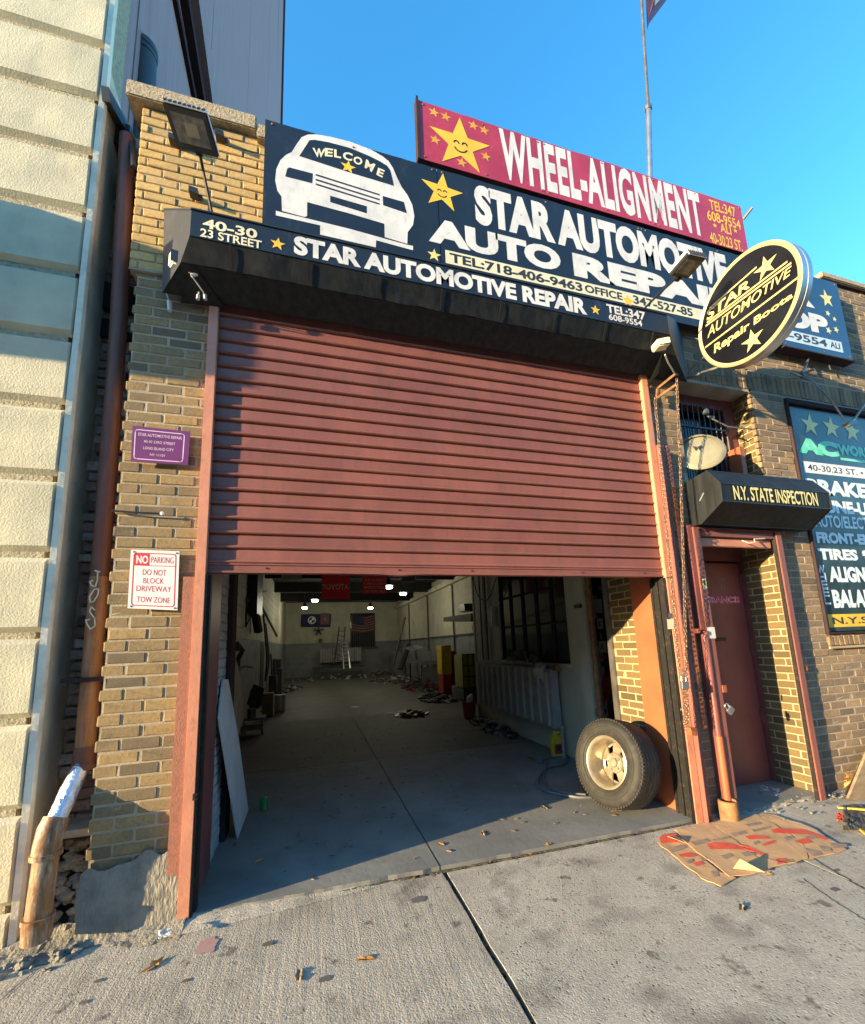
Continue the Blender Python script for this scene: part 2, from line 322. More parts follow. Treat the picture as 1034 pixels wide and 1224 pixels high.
# ------------------------------------------------------------------ brick laying
_bc = {}
def brick_mesh(L, h, m, var, d=.03, jit=.0015):
    key = (round(L/.006), round(h, 3), m.name, var, d)
    if key in _bc: return _bc[key]
    L = round(L/.006)*.006
    R = random.Random(hash((round(L*1000), var, int(h*1000))) & 0xffff)
    c, e = .006, .0028
    def J(k=1): return R.uniform(-jit, jit)*k
    out = [(c,0),(L-c,0),(L,c),(L,h-c),(L-c,h),(c,h),(0,h-c),(0,c)]
    out = [(x+J(), z+J()) for x, z in out]
    inn = [(min(max(x, e+.002), L-e-.002)+J(), min(max(z, e+.002), h-e-.002)+J()) for x, z in out]
    v = [(x, 0, z) for x, z in out] + [(x, -d+.0032, z) for x, z in out] + [(x, -d+J(1.2), z) for x, z in inn]
    f = []
    for i in range(8):
        j = (i+1) % 8
        f.append((i, j, 8+j, 8+i)); f.append((8+i, 8+j, 16+j, 16+i))
    f.append(tuple(16+i for i in range(8)))
    me = bpy.data.meshes.new('brick'); me.from_pydata(v, [], f); me.materials.append(m); me.update()
    _bc[key] = me; return me

def lay(parent, O, rotz, u0, u1, z0, z1, m, holes=(), course=.0725, pitch=.217, joint=.010, d=.03, z_phase=0.0, limit=300,
        skip=None, mstuff=None, name='brick', vis=None, soldier=False, outs=lambda u, z: 0.0, hdr=None):
    """bricks on a wall plane: u runs along the wall, O is where u=0,y=0. Largest on screen become objects."""
    O = Vector(O); ca, sa = math.cos(rotz), math.sin(rotz); R = random.Random(int(u0*100)+int(z1*10))
    items = []; k = math.floor((z0 - z_phase)/course); nrow = 0
    while True:
        zb = z_phase + k*course
        if zb + course*.3 > z1: break
        zt = zb + course - joint
        if zb < z0 - .02: k += 1; continue
        ivs = [(u0, u1)]
        for (a, b, c_, e_) in holes:
            if zb + course*.5 > c_ and zb + course*.5 < e_:
                ni = []
                for (p, q) in ivs:
                    if b <= p or a >= q: ni.append((p, q)); continue
                    if a > p: ni.append((p, a))
                    if b < q: ni.append((b, q))
                ivs = ni
        off = (0 if k % 2 else pitch/2)
        if soldier: off = 0
        for (p, q) in ivs:
            u = math.floor((p - off)/pitch)*pitch + off
            while u < q - .02:
                a = max(u, p); b = min(u + pitch - joint, q)
                if b - a > .03:
                    if skip is None or not skip((a+b)/2, (zb+zt)/2):
                        items.append((a, b, zb, zt))
                u += pitch
        k += 1
    res = []
    for (a, b, zb, zt) in items:
        P = O + Vector((ca*a, sa*a, zb)); Q = O + Vector((ca*b, sa*b, zt))
        (x0, y0), (x1, y1) = proj(P), proj(Q)
        inside = -30 < (x0+x1)/2 < W0+30 and -30 < (y0+y1)/2 < H0+30
        ar = abs((x1-x0)*(y1-y0)) if inside else 0
        res.append((ar, a, b, zb, zt))
    res.sort(reverse=True)
    sm = MB()
    n = 0
    for (ar, a, b, zb, zt) in res:
        var = R.randrange(5); o_ = outs(a, zb) + R.uniform(-.0015, .0035)
        me = brick_mesh(b-a, zt-zb, m, var, d)
        base = O + Vector((ca*a, sa*a, zb)) + Vector((sa, -ca, 0))*o_
        if n < limit and ar > 15:
            ob = link(name, me, parent, base, rotz); n += 1
        elif ar > 0 or True:
            if ar == 0: continue
            vs_ = [base + Vector((ca*x.co.x - sa*x.co.y, sa*x.co.x + ca*x.co.y, x.co.z)) for x in me.vertices]
            sm.add(vs_, [tuple(p.vertices) for p in me.polygons])
    if sm.v:
        o = sm.build(name + '_courses' if name == 'brick' else name, mstuff or m, parent, recalc=False); stuff(o)
    return n

# ------------------------------------------------------------------ text and flat print
DG = None
LK = .3
def text_mesh(s, bold=.02, spacing=1.0, res=4):
    cu = bpy.data.curves.new('t', 'FONT'); cu.body = s; cu.offset = bold; cu.resolution_u = res; cu.space_character = spacing
    ob = bpy.data.objects.new('t', cu); COL.objects.link(ob)
    dg = bpy.context.evaluated_depsgraph_get(); dg.update()
    me = bpy.data.meshes.new_from_object(ob.evaluated_get(dg)); COL.objects.unlink(ob)
    vs_ = [(v.co.x, v.co.y) for v in me.vertices]; fs = [tuple(p.vertices) for p in me.polygons]
    bpy.data.objects.remove(ob); bpy.data.curves.remove(cu); bpy.data.meshes.remove(me)
    x0 = min(v[0] for v in vs_); x1 = max(v[0] for v in vs_); y0 = min(v[1] for v in vs_); y1 = max(v[1] for v in vs_)
    return [((x-x0)/(x1-x0), (y-y0)/(y1-y0)) for x, y in vs_], fs
def text(s, quad, m, parent, name='lettering', bold=.02, spacing=1.0, n=None, lift=.003, warp=None, res=4):
    """quad TL,TR,BR,BL in world space; flat print lying `lift` in front of its board"""
    lift *= LK; uv, fs = text_mesh(s, bold, spacing, res); tl, tr, br, bl = [Vector(q) for q in quad]
    if n is None: n = (bl-tl).cross(tr-tl).normalized()
    if n.dot(CAM - tl) < 0: n = -n
    P = []
    for u, v in uv:
        if warp: u, v = warp(u, v)
        p = (tl*(1-u) + tr*u)*v + (bl*(1-u) + br*u)*(1-v); P.append(p + n*lift)
    mb = MB().add(P, fs); o = mb.build(name, m, parent, recalc=False); return o
def star_pts(R, r=.42, rot=0, n=5):
    return [((R if k % 2 == 0 else R*r)*math.sin(rot + math.pi*k/n), (R if k % 2 == 0 else R*r)*math.cos(rot + math.pi*k/n)) for k in range(2*n)]
def flat(pts, m, parent, name, lift=.003, n=(0,-1,0)):
    """flat printed polygon (3D points) triangulated"""
    lift *= LK; n = Vector(n); bm = bmesh.new(); vv = [bm.verts.new(Vector(p) + n*lift) for p in pts]; f = bm.faces.new(vv)
    bm.normal_update()
    bmesh.ops.triangulate(bm, faces=bm.faces, ngon_method='EAR_CLIP')
    me = bpy.data.meshes.new(name); bm.to_mesh(me); bm.free(); me.materials.append(m); return link(name, me, parent)
def star(c, R, m, parent, rot=0, r=.42, lift=.003, name='star', sx=1.0):
    c = Vector(c); return flat([c + Vector((x*sx, 0, z)) for x, z in star_pts(R, r, rot)], m, parent, name, lift)
def strokes(lines, w, m, parent, name, lift=.003, n=(0,-1,0)):
    lift *= LK; mb = MB(); n = Vector(n)
    for ln in lines:
        P = [Vector(p) + n*lift for p in ln]
        for i in range(len(P)-1):
            d = P[i+1]-P[i]; s_ = d.cross(n).normalized()*w/2; e_ = d.normalized()*w*.3
            a, b = P[i]-e_, P[i+1]+e_; mb.add([a-s_, b-s_, b+s_, a+s_], [(0,1,2,3)])
    return mb.build(name, m, parent, recalc=False)
def pr(Y): return lambda x, y: at(x, y, Y)
def tq(TL, TR, BL, Y, BR=None):
    """upright text rectangle on the plane y=Y from three measured corners"""
    a, b, c = at(*TL, Y), at(*TR, Y), at(*BL, Y)
    zt, zb = (a.z+b.z)/2, c.z
    if abs(a.z-b.z) > .05*max(.01, abs(b.x-a.x)): zt = a.z
    return [Vector((a.x,Y,zt)), Vector((b.x,Y,zt)), Vector((b.x,Y,zb)), Vector((a.x,Y,zb))]
def rough_sheet(f, nu, nv):
    """grid mesh from f(u,v)->point"""
    mb = MB(); P = [f(i/nu, j/nv) for j in range(nv+1) for i in range(nu+1)]
    mb.add(P, [(j*(nu+1)+i, j*(nu+1)+i+1, (j+1)*(nu+1)+i+1, (j+1)*(nu+1)+i) for j in range(nv) for i in range(nu)]); return mb
exec_order = []

# ================================================================== GROUND
def nz(x, y, s=1.0, a=1.0): return noise.noise(Vector((x*s, y*s, 3.1)))*a
ZS = -0.035
g = MB().box(-300, 300, -300, -5.2, -.5, -.17); struct(g.build('road', m_asphalt))
g = MB().box(-300, 300, -4.98, 40, -.6, -.14); struct(g.build('ground', m_asphalt))
g = MB().box(-60, 60, -5.2, -4.98, -.4, ZS); struct(g.build('kerb', m_sideA))
def slab(x0, x1, y0, y1, m, top=ZS, th=.11, seed=0, slope=0):
    nx = max(2, int((x1-x0)/.12)); ny = max(2, int((y1-y0)/.12)); nx = min(nx, 60); ny = min(ny, 60)
    R = random.Random(seed)
    ex = [R.uniform(-.004, .004) for _ in range(ny+1)]; ex2 = [R.uniform(-.006, .006) for _ in range(ny+1)]
    def f(u, v):
        j = round(v*ny); x = x0 + (x1-x0)*u + (ex[j] if u == 0 else ex2[j] if u == 1 else 0); y = y0 + (y1-y0)*v
        return Vector((x, y, top + nz(x, y, 1.3, .0015)))
    mb = rough_sheet(f, nx, ny)
    b = [f(0,0), f(1,0), f(1,1), f(0,1)]
    L_ = [f(0, j/ny) for j in range(ny+1)]; R_ = [f(1, j/ny) for j in range(ny+1)]
    for S in (L_, R_):
        mb.add(S + [p - Vector((0,0,th)) for p in S], [(i, i+1, i+2+ny, i+1+ny) for i in range(ny)])
    for v_ in (0, 1):
        S = [f(i/nx, v_) for i in range(nx+1)]
        mb.add(S + [p - Vector((0,0,th)) for p in S], [(i, i+1, i+2+nx, i+1+nx) for i in range(nx)])
    return struct(mb.build('pavement_slab', m, smooth=False, recalc=False))
slab(-3.6, .862, -4.98, -.012, m_sideA, seed=1)
slab(.892, 3.185, -4.98, -.02, m_sideB, seed=2)
slab(3.197, 6.2, -4.98, .0, m_sideA, seed=3)
slab(6.212, 12.2, -4.98, .0, m_sideA, seed=4)
slab(-8.4, -3.612, -4.98, .0, m_sideA, seed=5)
# dirt lying in the joint between the two big slabs
mb = MB(); R = random.Random(5)
for i in range(340):
    y = -R.random()*4.2; x = .877 + R.uniform(-.012, .012); s_ = R.uniform(.003, .009)
    mb.obox((x, y, ZS - R.uniform(.012, .05)), (s_,0,0), (0,s_*R.uniform(.6,1.6),0), (0,0,s_*.6))
stuff(mb.build('joint_dirt', mat('joint_dirt', (.06,.05,.035), (.12,.10,.06), scale=30, rough=.95)))
# grey garage floor with ragged front edge and a central joint
def gfloor(x0, x1, y0, y1, seed, m):
    R = random.Random(seed); nx, ny = 40, 60
    def f(u, v):
        x = x0 + (x1-x0)*u; y = y0 + (y1-y0)*v
        if v == 0 and y0 < .5: y += nz(x*9, 1, 1, .010) + nz(x*31, 5, 1, .005)
        return Vector((x, y, 0.0 + nz(x, y, .9, .003)))
    mb = rough_sheet(f, nx, ny); S = [f(i/nx, 0) for i in range(nx+1)]
    mb.add(S + [p - Vector((0,-.004,.09)) for p in S], [(i, i+1, i+2+nx, i+1+nx) for i in range(nx)])
    return struct(mb.build('garage_floor', m, recalc=False))
for (ya, yb, mm) in ((.0, 2.9, m_floor), (2.904, 6.6, m_floor_dim), (6.604, 20.3, m_floor2)):  # slabs stepped darker with depth: oil grime plus interior dimness in the colour
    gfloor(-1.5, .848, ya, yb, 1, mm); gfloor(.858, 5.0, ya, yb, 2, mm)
g = MB().box(.845, .861, 0.01, 20, -.1, -.012); struct(g.build('floor_joint', m_groove))
mb = MB(); R = random.Random(15)
for i in range(520):
    x = R.uniform(-.3, 3.0); s_ = R.uniform(.002, .008); mb.obox((x, -.006 + nz(x*9,1,1,.010) + R.uniform(-.006,.004), ZS+.004), (s_*2,0,0), (0,s_,0), (0,0,s_*.7))
stuff(mb.build('threshold_dirt', bpy.data.materials['joint_dirt']))
# worn cement fillet where the apron meets the pavement on the left
def fil(u, v):
    x = -.70 + 1.35*u; w = .13*(1-u)**.7 + .01
    return Vector((x, .01 - w*(1-v) + nz(x*8, v*3, 1, .008), ZS + .003 + (.03*v)*(1-u) + nz(x*15, v*9, 1, .003)))
struct(rough_sheet(fil, 40, 5).build('cement_fillet', m_sideB, recalc=False))

# ================================================================== MAIN WALLS
# houses across the street (behind the camera): they hide the low sky from the pavement and the garage
m_ops = mat('blue_grey_render', (.20,.20,.21), (.15,.15,.16), rough=.9)
ops = thing('building_row', 'row of low blue grey buildings across the street', 'building', (0, -15.5, 0))
for i, (x, w, h) in enumerate(((-46,15,7.5),(-30.5,14,9.0),(-16,13,8.0),(-2.5,15,10.5),(13,17,9.0),(30.5,20,8.0),(51,20,9.0))):
    MB().box(x, x+w-.3, -26, -15.5, -.2, h).build('wall', m_ops, ops)
    for k in range(int(w//3)):
        for zz in (1.2, 4.6): MB().box(x+1+k*3, x+2.4+k*3, -15.52, -15.49, zz, zz+1.8).build('window', m_glassdark, ops)
# --- left brick pier
PX0, PX1, PR = -1.215, -.735, -.700
pier = thing('brick_pier', 'narrow tan brick pier between the cream building and the big maroon shutter', 'brick wall', (-1.2, 0, 0))
MB().box(-1.20, PR, .0245, .86, -.1, 4.16).box(-1.245, -.35, .0125, .34, 4.163, 5.56).build('wall', m_mortar, pier)
lay(pier, (0,.055,0), 0, PX0, PR, .20, 4.16, m_brick, z_phase=-.0035, limit=260, d=.033)
lay(pier, (0,.040,0), 0, -1.25, -.36, 4.18, 5.56, m_brick_y, z_phase=4.18, limit=290, d=.033, pitch=.217, outs=lambda u,z: random.uniform(0,.004))
MB().box(-1.25,-.36,.004,.012,4.163,4.178).build('ledge', m_mortar2, pier)
for (a, b, c, d_) in ((-1.345, -.455, 5.565, 5.70), (-.45, .62, 5.50, 5.63), (.63, 1.8, 5.50, 5.63)):
    MB().box(a, b, -.05, .36, c, d_).build('coping_stone', m_coping, pier, bevel=.008)
def plinth(u, v):
    x = -1.225 + .53*u; z = -.08 + v*(.38 + .10*u + nz(u*6, 0, 1, .07))
    edge = min(1, (1-v)*4)
    x += (nz(z*9, 2, 1, .02) if u < .04 else 0)
    return Vector((x, -.004 - .014*(1-v)*1.0 - .008*edge + nz(x*9, z*7, 1, .004) + nz(x*44, z*30, 1, .003), z))
rough_sheet(plinth, 44, 44).build('render_patch', m_parge, pier, recalc=False)

# --- wall between, behind the signs, and roof edge
core = thing('garage_wall', 'brown brick front wall right of the shutter, around the small doorway and sign', 'brick wall', (5, 0, 0))
H_BAY = (3.50, 4.50, -.2, 4.04); H_WIN = (5.0, 7.4, 1.44, 4.04)
wb = MB()
for (a, b, c, d_) in ((3.10, 3.50, -.1, 5.74), (3.50, 4.50, 4.04, 5.74), (4.548, 5.0, -.1, 5.74), (5.0, 7.4, 4.04, 5.74), (5.0, 7.4, -.1, 1.44), (7.4, 12, -.1, 5.74), (-.34, 3.10, 4.06, 5.48)):
    wb.box(a, b, .0245, .34, c, d_)
wb.build('wall', m_mortar2, core)
def skipb(u, z): return (u < 6.0 and 4.66 < z < 5.60)
lay(core, (0,.055,0), 0, 3.17, 8.6, -.02, 4.06, m_brick2, holes=(H_BAY, H_WIN), z_phase=-.0035, limit=290, mstuff=m_brick2s, d=.033)
lay(core, (0,.055,0), 0, 3.17, 8.6, 4.31, 5.72, m_brick2, skip=skipb, z_phase=4.313, limit=0, mstuff=m_brick2s, d=.033)
lay(core, (0,.050,0), 0, 3.30, 8.6, 4.07, 4.30, m_soldier, course=.232, pitch=.0725, z_phase=4.073, limit=60, soldier=True, name='soldier_brick', mstuff=m_brick2s, d=.033)
lay(core, (0,.045,0), 0, 4.98, 8.6, 1.325, 1.43, m_soldier, course=.105, pitch=.0725, z_phase=1.327, limit=40, soldier=True, name='sill_brick', mstuff=m_brick2s, d=.04)
MB().box(4.97, 7.5, -.012, .0, 1.300, 1.322).build('sill_edge', m_mortar_w, core)
MB().box(5.98, 12, -.03, .36, 5.765, 5.84).build('coping_stone', m_coping, core, bevel=.01)
MB().box(5.98, 12, -.01, .34, 5.742, 5.762).build('flashing', m_trimdark, core)
MB().box(1.80, 5.98, .0, .36, 5.56, 5.66).build('coping_stone', m_coping, core, bevel=.01)
# bay reveal (right side, faces left)
MB().box(4.549, 4.9, .345, .6, -.1, 4.04).box(3.1, 3.46, .345, .6, -.1, 4.04).box(3.46, 4.535, .30, .6, 4.045, 4.3).build('bay_side', m_mortar_w, core)
MB().box(4.5185, 4.5345, .05, .42, -.1, 4.04).build('bay_face', m_mortar_w, core)
lay(core, (4.545, 0, 0), -math.pi/2, -.44, -.03, -.02, 4.04, m_reveal, z_phase=-.0035, limit=150, d=.03)
# --- big right reveal inside the opening (faces left)
rev = thing('reveal_wall', 'sunlit yellow brick return wall just inside the right side of the big opening', 'brick wall', (3.06, .6, 0))
MB().box(3.0705, 3.30, .42, .80, -.05, 4.2).build('wall', m_mortar_w, rev)
lay(rev, (3.098,0,0), -math.pi/2, -.79, -.44, .0, 3.1, m_reveal, z_phase=-.0035, limit=200, d=.03)
MB().box(3.04, 3.20, .165, .435, ZS, 4.15).build('steel_plate', m_orange, rev, bevel=.006)
MB().box(3.045, 3.12, .785, .86, 0, 3.4).build('steel_post', m_steel, rev, bevel=.004)
# left reveal
lrev = thing('reveal_wall', 'pale blue painted brick return just inside the left side of the big opening', 'brick wall', (-.7, .6, 0))
MB().box(-.86, -.698, .862, .95, -.05, 4.2).build('wall', m_bluebrick, lrev)
lay(lrev, (-.712,0,0), math.pi/2, .52, .93, .0, 3.0, m_bluebrick, z_phase=-.0035, limit=90, d=.02)
MB().box(-.700, -.672, .07, .53, ZS, 4.1).build('steel_plate', m_maroon_d, lrev)
MB().box(-.79, -.655, .955, 1.16, 0, 3.4).build('steel_post', m_trimdark, lrev)

# --- garage interior
inn = []
def iwall(name, label, x0, x1, y0, y1, z0, z1, band=1.72, mm=None):
    t = thing(name, label, 'wall', ((x0+x1)/2, (y0+y1)/2, 0))
    if band: MB().box(x0, x1, y0, y1, z0, band).build('dado', m_wallg, t); MB().box(x0, x1, y0, y1, band+.0005, z1).build('upper_wall', m_wallc, t)
    else: MB().box(x0, x1, y0, y1, z0, z1).build('upper_wall', mm or m_wallc, t)
    return t
lw = iwall('interior_wall', 'left interior wall, cream above and grey below, running deep into the garage', -1.6, -1.3, .95, 20.3, -.1, 3.9)
rw = iwall('interior_wall', 'right interior wall with pipes, cream above a grey dado, deep in the garage', 4.55, 4.85, .42, 20.3, -.1, 3.9)
bw = iwall('interior_wall', 'far end wall of the garage with flags and a barred window', -1.3, 4.55, 20.0, 20.3, -.1, 3.9)
# painted block courses on the left interior wall (joints one can tell apart)
def blocks(parent, X, face, y0, y1, z0, z1, bh, bl, m, limit=120):
    n = 0; k = 0; z = z0
    mb = MB()
    while z < z1:
        y = y0 - (bl/2 if k % 2 else 0)
        while y < y1:
            a, b = max(y, y0), min(y+bl-.012, y1)
            if b - a > .05: mb.box(X - .006*0 + (0 if face > 0 else -.008), X + (.008 if face > 0 else 0), a, b, z, min(z+bh-.012, z1))
            y += bl
        z += bh; k += 1
    return stuff(mb.build('block_courses', m, parent))
blocks(lw, -1.3, 1, .96, 14, .0, 1.71, .2, .4, m_wallg); blocks(lw, -1.3, 1, .96, 14, 1.725, 3.8, .2, .4, m_wallc)
blocks(rw, 4.55, -1, 5.2, 19.9, .0, 1.71, .2, .4, m_wallg); blocks(rw, 4.55, -1, 5.2, 19.9, 1.725, 3.8, .2, .4, m_wallc)
g = MB().box(-1.6, 4.85, .34, 20.3, 3.85, 4.0).box(-1.6, 3.2, .33, .52, 4.08, 4.3); struct(g.build('ceiling', m_ceil))
cb = thing('ceiling_beam', 'dark steel beams crossing under the garage ceiling', 'beam', (1.6, 8, 3.7))
for y in (3.2, 6.4, 9.6, 12.8, 16): MB().box(-1.3, 4.55, y, y+.12, 3.5, 3.85).build('beam', m_ceil, cb)
rb = MB().box(4.38, 4.549, 5.3, 19.9, 3.42, 3.56).build('wall_beam', m_wallc); tag(rb, 'pale horizontal beam along the top of the right interior wall', 'beam')
struct(MB().box(-1.5, 12, .30, 20.6, 5.02, 5.2).build('roof', m_ceil))
struct(MB().box(4.9, 12, .5, 20.6, -.1, 5.0).build('neighbouring_rooms', m_hull))

# partition room on the right
part = thing('partition_wall', 'cream partition wall with a dark gridded window, inside the opening on the right', 'wall', (3.2, 3.2, 0))
PXX = 3.20
pm = MB().box(PXX, PXX+.12, 1.42, 5.05, 0, 1.17).box(PXX, PXX+.12, 3.87, 5.05, 1.17, 3.85).box(PXX, PXX+.12, 1.42, 1.80, 1.17, 3.85).box(PXX, PXX+.12, 1.80, 3.87, 3.0, 3.85)
pm.build('panel', m_wallc, part)
MB().box(PXX, 4.55, 5.0, 5.12, 0, 3.85).build('end_panel', m_wallc, part)
wf = MB().box(PXX+.05, PXX+.06, 1.8, 3.87, 1.17, 3.0).build('pane', m_glassdark, part)
for y in (1.82, 2.2, 2.62, 3.04, 3.46, 3.83): MB().box(PXX+.02, PXX+.05, y-.013, y+.013, 1.17, 3.0).build('mullion', m_trimdark, part)
for z in (1.19, 1.72, 2.22, 2.7): MB().box(PXX+.018, PXX+.048, 1.8, 3.87, z-.013, z+.013).build('mullion', m_trimdark, part)
MB().box(PXX-.05, PXX+.02, 1.78, 3.9, 1.13, 1.17).build('window_sill', m_wallc, part)
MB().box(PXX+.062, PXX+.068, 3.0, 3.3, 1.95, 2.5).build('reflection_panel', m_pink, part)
col_ = MB().box(PXX-.035, PXX+.12, 1.38, 1.56, 0, 3.6).build('white_column', m_wallc, bevel=.01); col_.name = 'painted_column'; tag(col_, 'scuffed white column at the near end of the partition', 'column')
t = MB().tube([(PXX-.0, 1.30, 0), (PXX-.0, 1.30, 3.6)], .033, 10).tube([(PXX, 1.30, 2.0), (PXX, 1.30, 2.06)], .045, 10).tube([(PXX, 1.30, 0.62), (PXX, 1.30, .68)], .045, 10).build('rusty_pipe', m_rusty, smooth=True); tag(t, 'rusty vertical pipe beside the white column', 'pipe')
t = MB().box(PXX-.07, PXX-.036, 1.40, 1.52, 1.86, 1.90).build('wall_bracket', m_blackp); tag(t, 'small black bracket on the white column', 'bracket')
# two wall pipes and a junction box on the partition's far part
for i, (y, lab) in enumerate(((4.62, 'thin dark vertical pipe left of the switch box on the partition'), (4.36, 'thin vertical pipe nearest the switch box on the partition'))):
    t = MB().tube([(PXX-.03, y, 1.15), (PXX-.03, y, 3.7)], .016, 8).build('conduit', m_junk, smooth=True); tag(t, lab, 'pipe')
t = thing('switch_box', 'grey electrical switch box on the partition', 'switch box', (PXX-.05, 4.1, 1.8)); MB().box(PXX-.06, PXX-.002, 4.03, 4.19, 1.78, 2.12).build('box', m_wallc, t); MB().box(PXX-.066, PXX-.06, 4.02, 4.04, 1.76, 2.14).build('door_edge', m_blackp, t)

# cast radiator under the partition window
rad = thing('radiator', 'long cast iron radiator under the partition window', 'radiator', (3.1, 3.3, 0))
y = 2.02; i = 0
while y < 4.68:
    MB().box(PXX-.17, PXX-.05, y+.006, y+.20, .34, 1.10).build('section', m_rad, rad, bevel=.012)
    MB().box(PXX-.19, PXX-.17, y+.085, y+.12, .38, 1.06).build('rib', m_wallc, rad)  # paler rib colour stands in for the highlight on each section
    y += .222; i += 1
MB().tube([(PXX-.11, 1.92, .37), (PXX-.11, 4.74, .37)], .022, 8).tube([(PXX-.11, 1.95, 0), (PXX-.11, 1.95, .40)], .016, 8).build('pipe', m_rad, rad, smooth=True)
MB().tube([(PXX-.11, 1.93, 1.12), (PXX-.11, 2.05, 1.12)], .04, 10).build('valve', m_rusty, rad, smooth=True)
t = rough_sheet(lambda u, v: Vector((PXX-.10 - .10*math.sin(v*3) , 2.15 + .26*u + nz(v*5, u*4, 1, .05), 1.17 - .30*v**1.5 + nz(u*7, v*4, 1, .04))), 14, 14).build('rag', m_paper, recalc=False, smooth=True); tag(t, 'crumpled pale rag hanging over the radiator', 'rag')
mb = MB(); R = random.Random(4)
for i in range(26):
    c = Vector((PXX-.08+R.uniform(-.06,.05), R.uniform(2.4, 3.3), 1.19+R.uniform(0,.10)+.0)); a = R.uniform(0,3)
    mb.obox(c, (math.cos(a)*.02,math.sin(a)*R.uniform(.03,.10),R.uniform(-.04,.04)), (.012,-.01,.01), (0,.006,R.uniform(.01,.03)))
stuff(tag(mb.build('tool_pile', m_junk), 'heap of dark tools and scraps on the radiator sill', 'tools'))

# soda machine with stickers
vm = thing('vending_machine', 'dark soda vending machine covered with stickers and a red slanted logo', 'vending machine', (3.6, 1.9, 0))
VY = 1.62
def vq(x, y): return at(x, y, VY)
MB().box(3.33, 4.1, VY, VY+.6, .02, 2.5).build('cabinet', m_blackp, vm, bevel=.01)
def vpoly(pts, m, nm, lift): return flat([vq(*p) for p in pts], m, vm, nm, lift)
vpoly([(704,778),(720,770),(728,868),(712,868)], m_signwhite if 0 else mat('machine_grey', (.33,.33,.32), rough=.5), 'front_panel', .004)
for (a, b, c, d_, mm) in ((698,697,706,711,m_wallg),(706,711,713,718,m_wallg),(708,716,719,733,m_paper),(722,712,728,720,m_wallg),(705,731,712,739,m_paper),(713,739,720,752,m_paper),(716,757,719,764,m_paper),(705,759,711,777,m_paper),(715,766,724,780,m_paper),(716,784,724,787,m_red),(718,791,725,797,m_ink),(714,700,722,706,m_wallg),(724,730,729,735,m_wallg)):
    vpoly([(a,b),(c,b),(c+1,d_),(a+1,d_)], mm, 'sticker', .009)
for (x, y, s_) in ((716.5,745.5,'S'),(719.5,773,'G'),(717.5,760.5,'0')):
    text(s_, [vq(x-1.6,y-3), vq(x+1.6,y-3), vq(x+1.6,y+3), vq(x-1.6,y+3)], m_ink, vm, 'sticker_mark', lift=.012)
vpoly([(722,803),(726,810),(733,802),(730,815),(734,826),(727,822),(721,832),(722,818),(714,848),(714,858),(711,860),(712,842)], m_redbox, 'logo', .011)
vpoly([(714,838),(717,835),(718,828),(721,826),(722,818),(727,806),(731,812),(733,822),(730,826),(727,838),(724,837),(722,846),(719,843),(717,852),(713,848)], m_redbox, 'logo', .010)
for k_ in range(5): vpoly([(715.5+k_*3.2,860-k_*5.4),(717.8+k_*3.2,856.5-k_*5.4),(718.8+k_*3.2,861-k_*5.4),(716.8+k_*3.2,864.5-k_*5.4)], m_ink, 'logo_stripe', .010)

# ================================================================== BIG SHUTTER
sh = thing('roller_shutter', 'big maroon ribbed roller shutter, half raised over the garage opening', 'roller shutter', (1.2, .03, 2.0))
SX0, SX1, YS = -.675, 3.045, .018
prof = [(.004,0),(-.003,-.012),(-.003,-.072),(-.016,-.083),(-.021,-.090),(-.016,-.097),(.006,-.1015)]
def slat_mesh():
    v, f = [], []; nx = 24; R = random.Random(3)
    for i in range(nx+1):
        x = SX0 + (SX1-SX0)*i/nx; w = nz(x*2, 1, 1, .0022)
        v += [(x, p[0]+w, p[1]) for p in prof]
    k = len(prof)
    for i in range(nx):
        for j in range(k-1): f.append((i*k+j, (i+1)*k+j, (i+1)*k+j+1, i*k+j+1))
    me = bpy.data.meshes.new('slat'); me.from_pydata(v, [], f); me.materials.append(m_maroon)
    bm = bmesh.new(); bm.from_mesh(me); bmesh.ops.recalc_face_normals(bm, faces=bm.faces)
    if sum(f_.normal.y for f_ in bm.faces) > 0: bmesh.ops.reverse_faces(bm, faces=bm.faces)
    bm.to_mesh(me); bm.free(); return me
sm_ = slat_mesh()
R = random.Random(11)
for i in range(20):
    link('slat', sm_, sh, (0, YS + R.uniform(-.002,.002), 2.075 + .1025*(i+1) + R.uniform(-.001,.001)))
mb = MB()
def bb(u, v):
    x = SX0 + (SX1-SX0)*u; dent = -.010*math.exp(-((x-.62)/.10)**2)
    P = [(.03,2.078),(-.012,2.078),(-.014,2.068),(-.006,2.062),(-.006,2.030),(-.024,2.024),(-.024,2.012),(.03,2.010)][round(v*7)]
    return Vector((x, YS+P[0], P[1] + (dent if P[1] < 2.03 else 0) + nz(x*3,2,1,.002)))
rough_sheet(bb, 60, 7).build('bottom_bar', m_maroon, sh)
for x in (-.30, .62, 1.2, 2.2, 2.84): MB().lathe([(.0,0),(.006,.0),(.006,.004),(0,.004)], (x, YS-.007, 2.046), (0,-1,0), 8).build('bolt', m_trimdark, sh)
